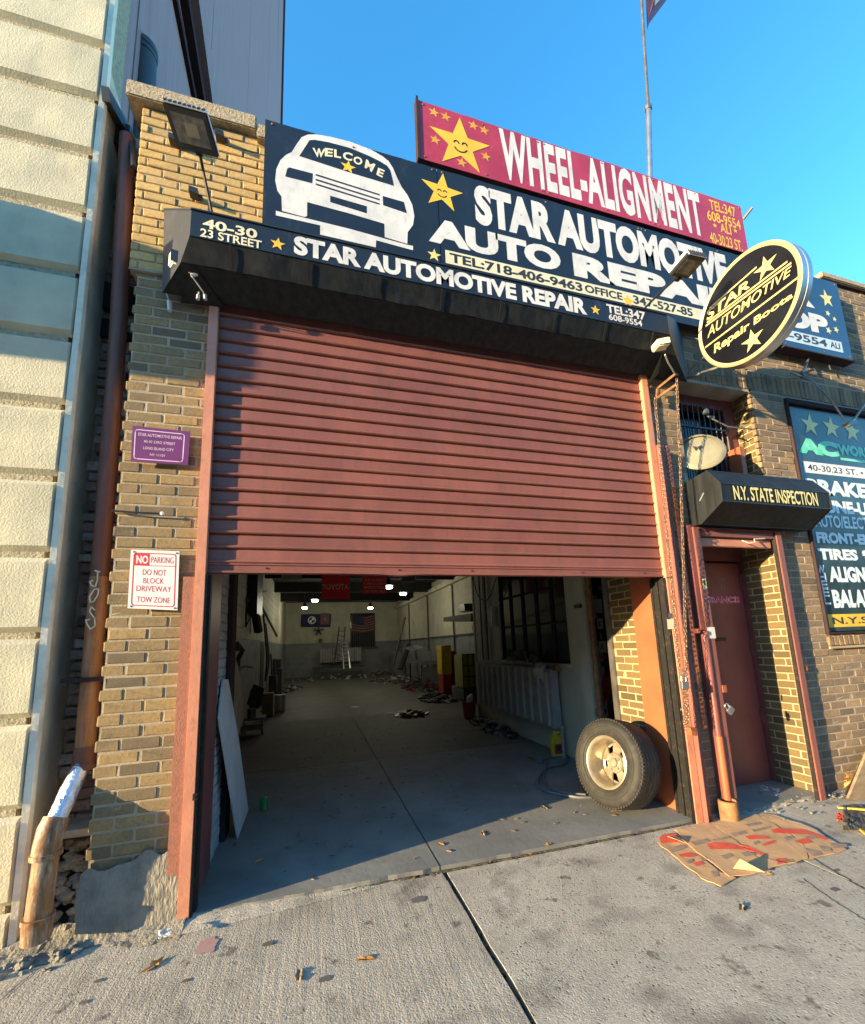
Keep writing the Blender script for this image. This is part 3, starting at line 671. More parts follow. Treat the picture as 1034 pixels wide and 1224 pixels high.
# guide rails
gl = thing('guide_rail', 'maroon painted steel guide rail in sunlit salmon tone on the left of the big shutter', 'guide rail', (-.70, 0, 0))
MB().box(-.727,-.664,-.030,.012,-.06,4.06).build('rail', m_jamb, gl, bevel=.003)
MB().box(-.664,-.640,.012,.06,-.06,2.0).box(-.662,-.652,-.026,.012,-.06,2.0).build('channel', m_blackrail, gl)
MB().box(-.795,-.729,-.018,.03,-.03,1.98).build('angle_iron', mat('rusty_jamb', (.36,.14,.09), (.26,.12,.08), scale=40, rough=.9, bump=.003, bscale=110), gl)
MB().box(-.672,-.648,-.048,-.028,.63,.665).box(-.668,-.655,-.062,-.046,.64,.655).build('latch', m_blackp, gl)
gr = thing('guide_rail', 'maroon painted steel guide rail in sunlit salmon tone on the right of the big shutter', 'guide rail', (3.08, 0, 0))
MB().box(3.035,3.105,-.030,.012,-.06,4.0).build('rail', m_jamb, gr, bevel=.003)
MB().box(3.016,3.033,-.022,.155,-.06,2.0).box(3.006,3.0155,-.018,-.006,-.06,2.0).box(3.002,3.0155,.05,.07,-.06,2.0).box(3.008,3.0155,.12,.145,-.06,2.0).build('channel', m_blackrail, gr)
MB().box(3.108,3.175,-.045,.03,-.07,3.26).box(3.106,3.112,-.075,-.046,-.07,3.26).build('outer_plate', m_maroon, gr)
MB().box(3.035,3.11,-.034,-.031,1.998,2.004).build('weld_line', m_trimdark, gr)
strokes([[(3.075,-.03,1.80),(3.075,-.03,1.73)],[(3.085,-.03,1.79),(3.085,-.03,1.74)],[(3.065,-.03,1.76),(3.065,-.03,1.70)],[(3.09,-.03,1.72),(3.09,-.03,1.66)]], .006, m_lemon, gr, 'paint_mark')
a_ = at(802,744,-.03); b_ = at(805,752,-.03)
flat([at(797,740,-.03), at(806,740,-.03), at(807,752,-.03), at(798,752,-.03)], m_cream, gr, 'sticker', .004)
flat([at(798,733,-.03), at(803,733,-.03), at(804,738,-.03), at(799,739,-.03)], m_alu, gr, 'sticker', .004)
flat([at(752.5,802,.06) if 0 else Vector((3.022,-.0225,.88)), Vector((3.030,-.0225,.86)), Vector((3.014,-.0225,.86))], m_paper, gr, 'sticker', .002)
MB().box(3.05,3.10,-.075,-.03,.66,.72).build('lug', m_orange, gr)

# ================================================================== BIG AWNING
def awning(name, label, x0, x1, prof, cham, m_front, loc, cham2=None):
    """prof: list of (y,z) from wall top round the front to the wall bottom; ends chamfered in plan by `cham`"""
    t = thing(name, label, 'awning', loc)
    ym = min(p[0] for p in prof)
    def xs(y): k = y/ym; return x0 + cham*k, x1 - (cham2 or cham)*k
    mb = MB()
    P = [(xs(y)[0], y, z) for y, z in prof] + [(xs(y)[1], y, z) for y, z in prof]; n = len(prof)
    return t, P, n
# large: A front top, B front bottom, C lower lip
bp = [(0.0,4.70),(-.304,4.42),(-.304,4.215),(-.23,4.075),(-.05,3.97)]
aw, P, n = awning('awning', 'long black fabric awning box over the big maroon shutter, lettered along its top', -1.06, 3.66, bp, .265, None, (1.2, 0, 4.1), .52)
mb = MB().add(P, [(0,1,n+1,n)]); mb.build('top_cover', m_navy, aw, recalc=False)
def fcv(u, v):
    a, b = P[1], P[n+1]; c, d = P[2], P[n+2]
    p = Vector(a)*(1-u)*(1-v) + Vector(b)*u*(1-v) + Vector(c)*(1-u)*v + Vector(d)*u*v; p.y += nz(p.x*1.5, p.z*2, 1, .0008); return p
rough_sheet(fcv, 50, 3).build('front_board', m_navy, aw, recalc=False)
def flw(u, v):
    a, b = P[2], P[n+2]; c, d = P[3], P[n+3]
    p = Vector(a)*(1-u)*(1-v) + Vector(b)*u*(1-v) + Vector(c)*(1-u)*v + Vector(d)*u*v; p.y += nz(p.x*5, p.z*2, 1, .010)*math.sin(math.pi*v) - .004; p.z += nz(p.x*7, 4, 1, .010)*v; return p
rough_sheet(flw, 120, 6).build('lower_fabric', m_black, aw, recalc=False)
MB().add(P, [(3,4,n+4,n+3)]).build('underside', m_black, aw, recalc=False)
MB().add(P, [(0,1,2,3,4)]).build('end_panel', m_navy, aw, recalc=False); MB().add(P, [(n,n+1,n+2,n+3,n+4)]).build('end_panel', m_navy, aw, recalc=False)
MB().beam(Vector(P[1])+Vector((0,-.002,.004)), Vector(P[n+1])+Vector((0,-.002,.004)), .012).beam(Vector(P[0]), Vector(P[1]), .010).beam(Vector(P[2])+Vector((0,-.004,0)), Vector(P[n+2])+Vector((0,-.004,0)), .006).build('piping', m_blackp, aw)
MB().box(-.74,3.12,-.07,.02,4.06,4.10).box(-.9,3.5,-.03,.0,3.99,4.03).build('hood_lip', m_trimdark, aw)
MB().add([(-.91,-.02,3.94),(-.79,-.25,4.06),(-.62,-.03,3.95)],[(0,1,2)]).build('corner_flap', m_black, aw, recalc=False)
# open right end with hanging steel bracket
q1, q2, q3, q4 = at(792,421,-.24), at(773,462,-.05), at(797,436,-.10), at(806,445,-.14)
MB().add([q1, q2, q3, q4], [(0,1,2),(0,2,3)]).build('corner_flap', mat('worn_olive_vinyl', (.07,.075,.05),(.04,.045,.03), scale=8, rough=.6), aw, recalc=False)
br = thing('awning_bracket', 'rusty steel bracket hanging below the right end of the big awning', 'bracket', (3.4,-.05,3.9))
MB().beam(at(786,464,-.04), at(806,448,-.12), .022).beam(at(785,476,-.04), at(808,460,-.12), .022).beam(at(786,464,-.04), at(785,477,-.04), .018).beam(at(806,448,-.12), at(818,447,-.02), .02).beam(at(778,462,-.04), at(790,462,-.04), .012).build('bar', m_rusty, br)
for k in range(8):
    x = -.55+.5*k; a_, b_ = Vector((x,-.306,4.205)), Vector((x,-.236,4.08)); MB().beam(a_+Vector((0,-.006,0)), b_+Vector((0,-.010,0)), .012, .004).build('seam', m_blackp, aw)
# lettering on the awning
YA = -.306
nA = (Vector(P[2])-Vector(P[1])).cross(Vector(P[n+1])-Vector(P[1])).normalized()
text('40-30', tq((242.7,261.7),(307.7,273.5),(241.6,271.8),YA), m_cream, aw, bold=.028)
text('23 STREET', tq((239.6,273.6),(313,287),(238.8,282.4),YA), m_cream, aw, bold=.022)
text('STAR AUTOMOTIVE REPAIR', tq((351.5,284.7),(700,355),(350.7,303.5),YA), m_white, aw, bold=.05)
text('TEL:347', tq((724.3,362.5),(770.8,373.6),(723.6,373),YA), m_white, aw, bold=.03)
text('608-9554', tq((727.3,374.8),(767,383),(727,382),YA), m_white, aw, bold=.025)
star(at(332,291.5,YA), .052, m_yellow, aw, .1); star(at(711.8,370.5,YA), .05, m_yellow, aw, .05); star(at(519,305,-.105), .045, m_yellow, aw, .05) if 0 else None
patch = [at(321,276,YA), at(353,283,YA), at(353,303,YA), at(321,300,YA)]

# ================================================================== BLACK SIGN (long, on the wall)
YB = -.10
bs_ = thing('wall_sign', 'long black repair shop sign with a white car drawing and big white lettering', 'sign', (2.8, -.05, 4.6))
xa, xb, zt, zb = -.382, 6.07, 5.615, 4.585
def sheet_y(x, z): return YB + nz(x*1.3, z*1.7, 1, .006)
for (a, b, m) in ((xa, 1.02, m_navy), (1.026, 3.2, m_navy), (3.206, 4.95, m_navy), (4.956, xb, m_navy_sky)):
    def fs(u, v, a=a, b=b):
        x = a+(b-a)*u; z = zt+(zb-zt)*v; return Vector((x, YB+.0009 + nz(x*1.6, z*1.3, 1, .0006), z + (nz(x*14,0,1,.006) if v == 0 else 0)))
    rough_sheet(fs, 26, 12).build('panel', m, bs_, recalc=False)
MB().box(xa+.005,xb-.005,YB+.015,-.02,zb+.01,zt-.01).build('frame', m_trimdark, bs_)
MB().box(4.95,xb+.02,YB-.01,-.0,zb-.018,zb-.004).build('bottom_trim', m_trimdark, bs_)
def cp(x, y, Y=YB): return at(310+x/5.17, 150+y/5.17, Y)
body = [(200,165),(235,110),(262,72),(300,57),(350,55),(430,68),(560,100),(690,150),(760,190),(800,222),(825,262),(850,320),(880,382),(915,430),(945,490),(958,560),(950,615),(917,660),(914,732),(900,728),(775,690),(773,608),(560,545),(296,474),(295,560),(280,566),(140,528),(137,440),(112,405),(98,340),(105,270),(130,215),(165,182)]
flat([cp(*p) for p in body], m_white, bs_, 'car_body_print', .0035)
def dk(pts, nm='car_window_print', m=m_navy, l=.0065): flat([cp(*p) for p in pts], m, bs_, nm, l)
dk([(247,190),(310,92),(345,90),(430,105),(560,140),(680,190),(750,225),(790,250),(810,280),(832,374),(560,292)])
dk([(160,316),(172,268),(185,260),(330,298),(326,358)], 'headlight_print'); dk([(762,436),(892,474),(911,543),(765,494)], 'headlight_print')
for (y0_, y1_) in ((300,425),(330,455),(358,482)): dk([(348,y0_),(743,y1_),(743,y1_+9),(348,y0_+10)], 'grille_print')
dk([(438,435),(663,500),(663,544),(438,474)], 'plate_print')
flat([cp(*p) for p in [(102,527),(140,538),(295,575),(560,640),(775,700),(914,738),(950,745),(950,772),(722,710),(720,754),(376,675),(376,618),(102,556)]], m_white, bs_, 'bumper_print', .0045)
def arc(u, v): return u, v + .95*(-4*(u-.5)**2+0) *.0
wel = [cp(326,138), cp(785,268), cp(755,325), cp(318,172)]
def wwarp(u, v):
    return u, v
# WELCOME bends over the windscreen: letters placed one by one
wpos = [((328,140),(408,148),(395,200),(345,198)), ((404,140),(457,147),(452,196),(405,192)), ((462,148),(505,156),(505,206),(462,198)), ((508,160),(560,175),(556,222),(512,210)),
        ((584,188),(640,205),(632,250),(580,235)), ((660,210),(718,243),(694,290),(650,262)), ((734,262),(776,280),(760,325),(722,306))]
wpos[3] = ((518,160),(578,176),(572,224),(516,210))
for ch, (a, b, c, d_) in zip('WELCOME', wpos): text(ch, [cp(*a), cp(*b), cp(*c), cp(*d_)], m_cream, bs_, bold=.035, lift=.010)
star(cp(548,258), .065, m_yellow, bs_, .1, lift=.010)
S1 = tq((566,220.5),(866,303.5),(570,267.5),YB); text('STAR AUTOMOTIVE', S1, m_white, bs_, bold=.058)
S2 = tq((511.4,258),(669.5,306),(508.8,287.5),YB); zt2, zb2 = S2[0].z, S2[2].z
text('AUTO', S2, m_white, bs_, bold=.062)
x1 = at(684,305,YB).x; x2 = at(835,352,YB).x
text('REPAIR', [Vector((x1,YB,zt2)), Vector((x2+.62,YB,zt2)), Vector((x2+.62,YB,zb2)), Vector((x1,YB,zb2))], m_white, bs_, bold=.062)
xp = at(988,380,YB).x; xo = at(964,373,YB).x; wl = xp-xo; zp = at(966,373,YB).z; zq = at(974,397,YB).z
text('SHOP', [Vector((xp-4.35*wl,YB,zp)), Vector((xp,YB,zp)), Vector((xp,YB,zq)), Vector((xp-4.35*wl,YB,zq))], m_white, bs_, bold=.062)
zr = at(966,343,YB).z; zs_ = at(972,368,YB).z; xr = at(973,362,YB).x
text('R', [Vector((xr-.36,YB,zr)), Vector((xr,YB,zr)), Vector((xr,YB,zs_)), Vector((xr-.36,YB,zs_))], m_white, bs_, bold=.062)
bz0, bz1 = at(532,298.5,YB).z, at(533.5,314.5,YB).z; bx0 = at(532,298.5,YB).x; bx1 = at(1008,421,YB).x
flat([(bx0,YB,bz0),(4.9,YB,bz0),(4.9,YB,bz1),(bx0,YB,bz1)], m_cream, bs_, 'number_band', .0035)
flat([(4.96,YB,bz0-.0),(bx1,YB,bz0),(bx1,YB,bz1-.01),(4.96,YB,bz1-.01)], mat('sky_lit_band', (.50,.62,.70), (.44,.55,.62), rough=.5), bs_, 'number_band', .0035)  # same band as the cream one, tinted blue for the sky reflection
hB = (bz0-bz1)
def bt(s_, xa_, xb_, b=.02, i=.13, m=m_ink): text(s_, [Vector((xa_,YB,bz0-hB*i)), Vector((xb_,YB,bz0-hB*i)), Vector((xb_,YB,bz1+hB*i)), Vector((xa_,YB,bz1+hB*i))], m, bs_, bold=b, lift=.006)
bt('TEL:718-406-9463', at(537,300,YB).x, at(696,345,YB).x, .03); bt('OFFICE', at(699,345,YB).x, at(744,357,YB).x, .03, .18)
star(at(750.5,360,YB), .075, m_yellow, bs_, .05, lift=.006); bt('347-527-85', at(757,360,YB).x, at(829,382,YB).x, .03)
xe = at(990,418,YB).x; bt('608-9554', at(925,402,YB).x-.16, xe, .025); bt('ALI', xe+.05, at(1003,420,YB).x+.03, .025, .2)
def smiley(c, R, m, parent, rot, eye, sc=1.0, lift=.005, Y=YB):
    s_ = star(c, R, m, parent, rot, .40, lift); c = Vector(c)
    L_ = []
    for sx in (-1, 1): L_.append([c + Vector((sx*R*.13 + R*.075*math.cos(a), 0, R*.02 + R*.075*math.sin(a))) for a in [math.pi*(k/5) for k in range(6)]])
    L_.append([c + Vector((R*.20*math.cos(a), 0, -R*.10 + R*.17*math.sin(a))) for a in [math.pi*(1.1+.8*k/7) for k in range(8)]])
    strokes(L_, R*.045, m_ink, parent, 'smile_print', lift+.003)
smiley(at(528.5,229.5,YB), .20, m_yellow, bs_, .08, 0)
star(at(519,305,YB), .062, m_lemon, bs_, .05)
star(at(988,357,YB), .125, m_lemon, bs_, -.12, sx=.95)
for (x, y, r_) in ((989.5,374.5,.045),(997.5,381.5,.038),(990.5,395,.055),(999.5,394,.048)): star(at(x,y,YB), r_, m_cream if x < 995 else m_lemon, bs_, .3)

# ================================================================== RED SIGN
YR = -.10
rs = thing('roof_sign', 'long red wheel alignment sign with smiling yellow star, standing above the black sign', 'sign', (2.8, -.05, 5.67))
RX0, RX1, RZ0, RZ1 = .875, 4.675, 5.672, 6.30
for (a, b) in ((RX0, 2.1), (2.104, 3.4), (3.404, RX1)):
    rough_sheet(lambda u, v, a=a, b=b: Vector((a+(b-a)*u, YR +.0006 + nz((a+(b-a)*u)*1.2, v, 1, .0005), RZ1+(RZ0-RZ1)*v + (nz((a+(b-a)*u)*9,0,1,.008) if v == 0 else 0))), 24, 8).build('panel', m_redboard, rs, recalc=False)
MB().box(RX0-.012,RX1,YR+.012,YR+.05,RZ0+.005,RZ1-.012).box(RX0-.02,RX0+.0,YR-.01,YR+.06,RZ0-.01,RZ1+.03).build('frame', m_trimdark, rs)
for x in (RX0+.06, 2.1, 3.4, RX1-.1): MB().beam((x, YR+.07, 5.1), (x, YR+.07, 6.28), .04).beam((x, YR+.09, 6.15), (x, .9, 5.22), .03).build('strut', m_trimdark, rs)
text('WHEEL-ALIGNMENT', tq((595.8,151.5),(834.2,231),(601,213),YR), m_white, rs, bold=.038, spacing=1.08)
text('TEL:347', tq((846.8,238),(878,248),(846.4,249.5),YR), m_yellow, rs, bold=.02); text('608-9554', tq((844.3,251),(884,262.5),(844.3,262.3),YR), m_yellow, rs, bold=.02)
text('ALI', tq((859.8,266.5),(873,270.6),(859.8,276.6),YR), m_yellow, rs, bold=.02); text('40-30.23 ST.', tq((847.6,276.7),(886,288),(847.6,289),YR), m_yellow, rs, bold=.015)
star(at(854.5,269.5,YR), .035, m_yellow, rs); star(at(879,276,YR), .035, m_yellow, rs)
smiley(at(550.5,173,YR), .305, m_yellow, rs, .02, 0)
for (x, y) in ((95,84),(130,97),(211,123),(243,137),(99,165),(248,214),(177,232)): star(at(480+x/2.462,100+y/2.462,YR), .055, mat('orange_print', (.72,.34,.04), rough=.5) if (x,y)==(95,84) else bpy.data.materials['orange_print'], rs, .15)

for par, pts in ((bs_, [(x_, YB-.001, z_) for x_ in (-.33,.3,.98,1.07,2.1,3.16,3.25,4.2,4.9,5.0,5.6,6.02) for z_ in (5.585,4.62)]), (rs, [(x_, YR-.001, z_) for x_ in (.92,1.5,2.07,2.14,2.8,3.37,3.44,4.0,4.64) for z_ in (6.265,5.705)])):
    for p_ in pts: MB().lathe([(0,.005),(.008,.003),(.010,0)], p_, (0,-1,0), 6).build('screw', m_rusty, par)
# ================================================================== OVAL SIGN
OX = 3.6
ov = thing('oval_sign', 'oval black and cream projecting sign on steel bars at the right of the awning', 'sign', (OX, -.7, 4.25))
def op(x, y, X=OX): return atx(820+x/6.4625, 280+y/6.4625, X)
outer = [(76,690),(92,560),(150,425),(270,290),(430,155),(560,85),(680,55),(780,72),(850,130),(890,215),(905,320),(890,430),(845,560),(770,690),(670,820),(560,920),(440,990),(320,1022),(220,1005),(140,940),(92,830)]
inner_ = [(128,740),(150,600),(215,470),(320,340),(450,215),(560,135),(680,97),(770,112),(835,170),(868,250),(872,330),(850,440),(800,560),(720,680),(620,790),(520,880),(420,945),(330,982),(240,960),(170,895)]
def fitell(pts):
    Q = [op(*p) for p in pts]; cy = (min(q.y for q in Q)+max(q.y for q in Q))/2; cz = (min(q.z for q in Q)+max(q.z for q in Q))/2
    # principal axes from second moments of the outline
    mx = sum(q.y for q in Q)/len(Q); mz = sum(q.z for q in Q)/len(Q)
    return cy, cz, (max(q.y for q in Q)-min(q.y for q in Q))/2, (max(q.z for q in Q)-min(q.z for q in Q))/2, Q
cy, cz, ea, eb, Qo = fitell(outer); iy, iz, ia, ib, Qi = fitell(inner_)
print('OVAL', cy, cz, ea, eb, iy, iz, ia, ib)
def ell(a, b, x, n=72, oy=0, oz=0): return [Vector((x, cy+oy + a*math.cos(2*math.pi*k/n), cz+oz + b*math.sin(2*math.pi*k/n))) for k in range(n)]
n_ = 72; TH = .13
mb = MB(); rings = [ell(ea-.04, eb-.04, OX+.012), ell(ea-.012, eb-.012, OX-.0), ell(ea, eb, OX+.010), ell(ea, eb, OX+.055), ell(ea-.008, eb-.008, OX+.060), ell(ea-.008, eb-.008, OX+.068), ell(ea, eb, OX+.074), ell(ea, eb, OX+TH-.01), ell(ea-.02, eb-.02, OX+TH)]
for rg in rings: mb.v += [tuple(p) for p in rg]
for i in range(len(rings)-1):
    for k in range(n_): mb.f.append((i*n_+k, i*n_+(k+1)%n_, (i+1)*n_+(k+1)%n_, (i+1)*n_+k)); mb.m.append(0 if i < 2 else 1)
mb.build('rim', [mat('oval_rim_cream', (.50,.40,.19), rough=.4), m_alu], ov, smooth=True)
m_ovf = mat('oval_black', (.0045,.005,.008), (.007,.008,.011), rough=.2, spec=.35); m_ovl = mat('oval_cream', (.46,.36,.16), (.38,.29,.13), rough=.45)
MB().add(ell(ea-.03, eb-.03, OX+.010), [tuple(range(n_))]).build('face', m_ovf, ov); MB().add(ell(ea-.03, eb-.03, OX+TH-.01), [tuple(range(n_))]).build('face', m_ovf, ov)
nO = (-1,0,0)
def oline(a, b, w): strokes([[op(*a), op(*b)]], w, m_ovl, ov, 'stripe_print', lift=.008 if 0 else -.004, n=nO)
def ot(s_, q, **k): text(s_, [op(*p, OX) + Vector((.008,0,0)) for p in q], m_ovl, ov, lift=.004, **k)
for a, b in (((176,570),(535,255)),((160,678),(772,212)),((150,705),(802,222)),((145,872),(872,322))):
    strokes([[op(*a)+Vector((.010,0,0)), op(*b)+Vector((.010,0,0))]], .016, m_ovl, ov, 'stripe_print', lift=.004, n=nO)
ot('STAR', [(160,590),(500,325),(490,408),(155,672)], bold=.03)
ot('AUTOMOTIVE', [(170,715),(812,235),(795,318),(160,805)], bold=.012)
ot('Repair Boota', [(215,850),(822,435),(822,500),(210,945)], bold=.03)
for c, R_ in (((607,250),.10),((507,815),.10)):
    c = op(*c); pts = [c + Vector((.010, -x, z)) for x, z in star_pts(R_, .38, .0)]
    flat(pts, m_ovl, ov, 'star', .004, nO)
for p_, q_, r_b in (((OX+.065, cy+ea*.72, cz-eb*.68), at(818,453,.0), .014), ((OX+.065, cy+ea*.97, cz+.03), at(817,403,.0), .010), ((OX+.065, cy+ea*.93, cz-.12), at(823,444,.0), .008)):
    MB().tube([p_, q_], r_b, 8).build('support_bar', m_alu, ov, smooth=True)

# ================================================================== SMALL DOORWAY
sa = thing('awning', 'short black octagonal awning box lettered in yellow over the narrow doorway', 'awning', (4.1,-.1,2.7))
sp = [(.01,2.93),(-.23,2.955),(-.345,2.79),(-.34,2.63),(-.11,2.49),(.01,2.50)]
X0, X1 = 3.43, 4.78
mb = MB(); nn = len(sp)
Pm = [(X0 + (.0 if True else 0), y, z) for y, z in sp] + [(X1 + .10*(1 if y < -.2 else 1.6) - .1, y, z) for y, z in sp]
for i, (nm, m) in enumerate((('top_cover', m_black), ('top_cover', m_black), ('front_fabric', m_black), ('lower_fabric', m_black), ('underside', m_black))):
    MB().add(Pm, [(i, i+1, nn+i+1, nn+i)]).build(nm, m, sa, recalc=False)
MB().add(Pm[:nn], [tuple(range(nn))]).build('end_panel', m_black, sa, recalc=False); MB().add(Pm[nn:], [tuple(range(nn))]).build('end_panel', m_black, sa, recalc=False)
mb = MB()
for a in (0, nn):
    for i in range(1, nn-1): mb.beam(Vector(Pm[a+i]), Vector(Pm[a+i+1]), .008)
for i in (1,2,3,4): mb.beam(Vector(Pm[i])+Vector((0,-.001,0)), Vector(Pm[nn+i])+Vector((0,-.001,0)), .007)
mb.build('piping', m_blackp, sa)
MB().beam(Vector((X0-.004,-.13,2.70)), Vector((X0-.004,-.18,2.76)), .01).build('scratch', m_wallg, sa)
text('N.Y. STATE INSPECTION', tq((875.3,579),(975.8,590),(875.8,597),-.347), m_lemon, sa, bold=.02)

fr = thing('door_frame', 'maroon painted steel frame with roll-down gate box around the narrow red door', 'door frame', (4, 0, 0))
MB().box(3.395,3.470,-.05,.03,.06,2.48).build('post', m_maroon, fr, bevel=.004); MB().box(3.472,3.50,-.01,.03,-.05,2.48).build('track', m_blackrail, fr)
MB().box(3.340,3.393,-.035,.03,.02,2.50).build('post', m_maroon_d, fr, bevel=.004)
MB().box(4.435,4.505,-.050,-.012,-.06,2.47).build('post', m_maroon, fr, bevel=.004)
MB().box(4.424,4.434,-.040,-.008,-.06,2.47).build('track', m_blackrail, fr)
MB().box(3.472,4.433,-.03,.20,2.40,2.485).box(3.472,4.433,-.034,-.03,2.448,2.455).build('gate_box', m_maroon, fr, bevel=.003)
MB().box(3.502,4.416,.0,.03,2.31,2.395).build('gate_bar', m_jamb, fr, bevel=.006)
MB().tube([(4.0,-.03,2.37),(4.05,-.05,2.34),(4.12,-.06,2.35),(4.16,-.03,2.39),(4.3,-.03,2.40)], .006, 6).build('wire', m_cable, fr, smooth=True)
MB().lathe([(.0,0),(.028,0),(.028,.008),(.012,.008),(.012,.0)], (4.545,-.03,1.13), (0,-1,0), 14).box(4.505,4.545,-.036,-.028,1.108,1.152).build('hasp', m_orange, fr)
MB().box(4.62,4.84,-.030,-.022,1.075,1.095).build('lock_bar', m_blackrail, fr) if 0 else None
MB().box(3.468,3.51,-.06,-.052,.98,1.04).build('hasp', m_orange, fr)
for (z, m, w, h) in ((1.90,m_lemon,.022,.09),(1.45,m_paper,.045,.10)): flat([(3.432-w,-.053,z),(3.432+w,-.053,z),(3.432+w,-.053,z+h),(3.432-w,-.053,z+h)], m, fr, 'sticker')
flat([(3.42,-.0535,1.93),(3.444,-.0535,1.93),(3.444,-.0535,1.975),(3.42,-.0535,1.975)], m_ink, fr, 'sticker_mark', .005)
strokes([[(3.432,-.052,1.80),(3.430,-.052,1.78),(3.432,-.052,1.75),(3.430,-.052,1.73),(3.433,-.052,1.71)],[(3.42,-.052,1.69),(3.432,-.052,1.67),(3.42,-.052,1.64),(3.430,-.052,1.60),(3.41,-.052,1.55)]], .008, m_ink, fr, 'graffiti_print')
dr = thing('red_door', 'dark red steel entrance door set back in the narrow doorway', 'door', (4.05, .43, 0))
MB().box(3.56,4.49,.42,.46,.0,2.24).build('leaf', m_door, dr, bevel=.004)
MB().box(3.47,3.555,.38,.5,-.1,2.4).box(4.495,4.54,.38,.5,-.1,2.4).box(3.47,4.54,.40,.5,2.26,2.42).build('frame', m_maroon_d, dr)
MB().box(3.9,4.16,.411,.4195,1.41,1.45).build('mail_slot', m_blackp, dr, bevel=.003)
MB().box(3.88,4.18,.414,.4185,1.395,1.465).build('slot_plate', m_door, dr)
for z in (.55, 1.25, 1.95): MB().box(4.47,4.50,.40,.419,z,z+.16).build('hinge', m_maroon_d, dr)
EN = [at(848.5,713,.42), at(883,712.5,.42), at(884,721,.42), at(849,722.5,.42)]
xr_ = EN[1].x; wch = (EN[1].x-EN[0].x)/5; ztd, zbd = EN[1].z, EN[2].z
qd = [Vector((xr_-8*wch,.418,ztd)), Vector((xr_,.418,ztd)), Vector((xr_,.418,zbd)), Vector((xr_-8*wch,.418,zbd))]
text('ENTRANCE', qd, mat('faded_pink_print', (.95,.68,.74), rough=.6), dr, bold=.065, lift=.003); text('ENTRANCE', qd, mat('door_red_print', (.85,.05,.16), rough=.6), dr, bold=.012, lift=.008)
strokes([[at(862,692,.418),at(866,693,.418)],[at(862.5,699,.418),at(863,705,.418)],[at(866,699,.418),at(866.5,705,.418)]], .01, m_wallg, dr, 'scuff', .004)
struct(MB().box(3.46,4.54,.0,.6,-.14,-.018).build('doorstep', m_sideB))
struct(MB().box(3.3,4.7,.6,.7,-.1,4.3).build('back_panel', m_ceil))
# padlocks
def padlock(name, label, c, ax, tilt, s=1.0, white=False):
    t = thing(name, label, 'padlock', c); c = Vector(c)
    X = Vector((math.cos(tilt), 0, math.sin(tilt))); Zv = Vector((-math.sin(tilt), 0, math.cos(tilt)))
    MB().obox(c, X*.030*s, Vector((0,-.013*s,0)), Zv*.026*s).build('body', m_alu, t, bevel=.004*s)
    pts = [c + X*.018*s*math.cos(a) + Zv*(.05*s + .018*s*math.sin(a)) for a in [math.pi*k/8 for k in range(9)]]
    MB().tube([c + X*.018*s + Zv*.02*s] + pts + [c - X*.018*s + Zv*.02*s], .005*s, 8).build('shackle', m_alu, t, smooth=True); return t
padlock('padlock', 'padlock hanging on the chain beside the big shutter', at(818,819,-.13), 0, -.05, 1.25)
padlock('padlock', 'padlock hanging from the door frame in front of the red door', at(873,849,-.09), 0, .75, 1.05)
# conduit pipe by the door and the stub it stands in
t = MB().tube([(3.375,-.035,.62),(3.375,-.035,1.50)], .028, 12).build('conduit_pipe', m_maroon_d, smooth=True); tag(t, 'dark maroon vertical conduit pipe left of the narrow doorway', 'pipe')
MB().tube([(3.375,-.035,1.485),(3.375,-.035,1.515)], .034, 12).build('pipe_collar', m_maroon_d, t, smooth=True)
t2 = MB().tube([(3.375,-.035,.06),(3.375,-.035,.62)], .032, 12).build('conduit_pipe', m_orange, smooth=True); tag(t2, 'salmon painted lower pipe standing in a rusty stub at the doorway', 'pipe')
t3 = MB().lathe([(.07,-.04),(.073,.12),(.062,.125),(.058,.0)], (3.33,-.075,0), (0,0,1), 20).build('pipe_stub', m_rusty, smooth=True); tag(t3, 'rusty pipe stub in the pavement at the left foot of the doorway', 'pipe stub')
# chains + perforated bar
def chain(name, label, a, b, n, r=.011, w=.0035, sag=0):
    a, b = Vector(a), Vector(b); d = (b-a)/n; mb = MB(); R = random.Random(n)
    dn = d.normalized()
    for i in range(n):
        c = a + d*(i+.5) + Vector((R.uniform(-.003,.003) + sag*math.sin(math.pi*i/n), R.uniform(-.003,.003), 0)); al = (math.pi/2 if i % 2 else 0) + R.uniform(-.3,.3)
        s_ = Vector((math.cos(al), math.sin(al), 0)); hl = d.length*.62
        pts = [c + s_*r*math.cos(q) + dn*hl*math.sin(q) for q in [2*math.pi*k/8 for k in range(9)]]
        mb.tube(pts, w, 5, caps=False)
    o = mb.build(name, m_chain, smooth=True, recalc=False); return tag(o, label, 'chain')
chain('chain', 'rusty hoist chain hanging beside the big shutter, left strand', at(783,475,-.10), at(812,800,-.10), 120)
chain('chain', 'rusty hoist chain hanging from the awning bracket, right strand', at(809,452,-.14), at(822,868,-.12), 150, sag=.01)
chain('chain', 'short doubled chain end hanging below the padlock', at(817,800,-.11), at(819,872,-.11), 26, r=.013)
pb = thing('perforated_bar', 'salmon perforated steel bar behind the chains', 'steel bar', (3.2,-.05,2))
a_, b_ = at(788,535,-.05), at(831,872,-.05); xq = 3.215
MB().box(xq-.012,xq+.026,-.052,-.046,.70,3.26).build('bar', m_orange, pb)
mb = MB()
for k in range(62): mb.lathe([(0,0),(.0065,0)], (xq+.008,-.0535,.74+k*.0405), (0,-1,0), 8)
stuff(mb.build('holes', m_blackp, pb, recalc=False))
MB().box(xq+.026,xq+.075,-.052,-.046,1.50,1.54).lathe([(.0,0),(.02,0),(.02,.006),(.010,.006),(.010,0)], (xq+.08,-.05,1.52), (0,-1,0), 12).build('lug', m_orange, pb)

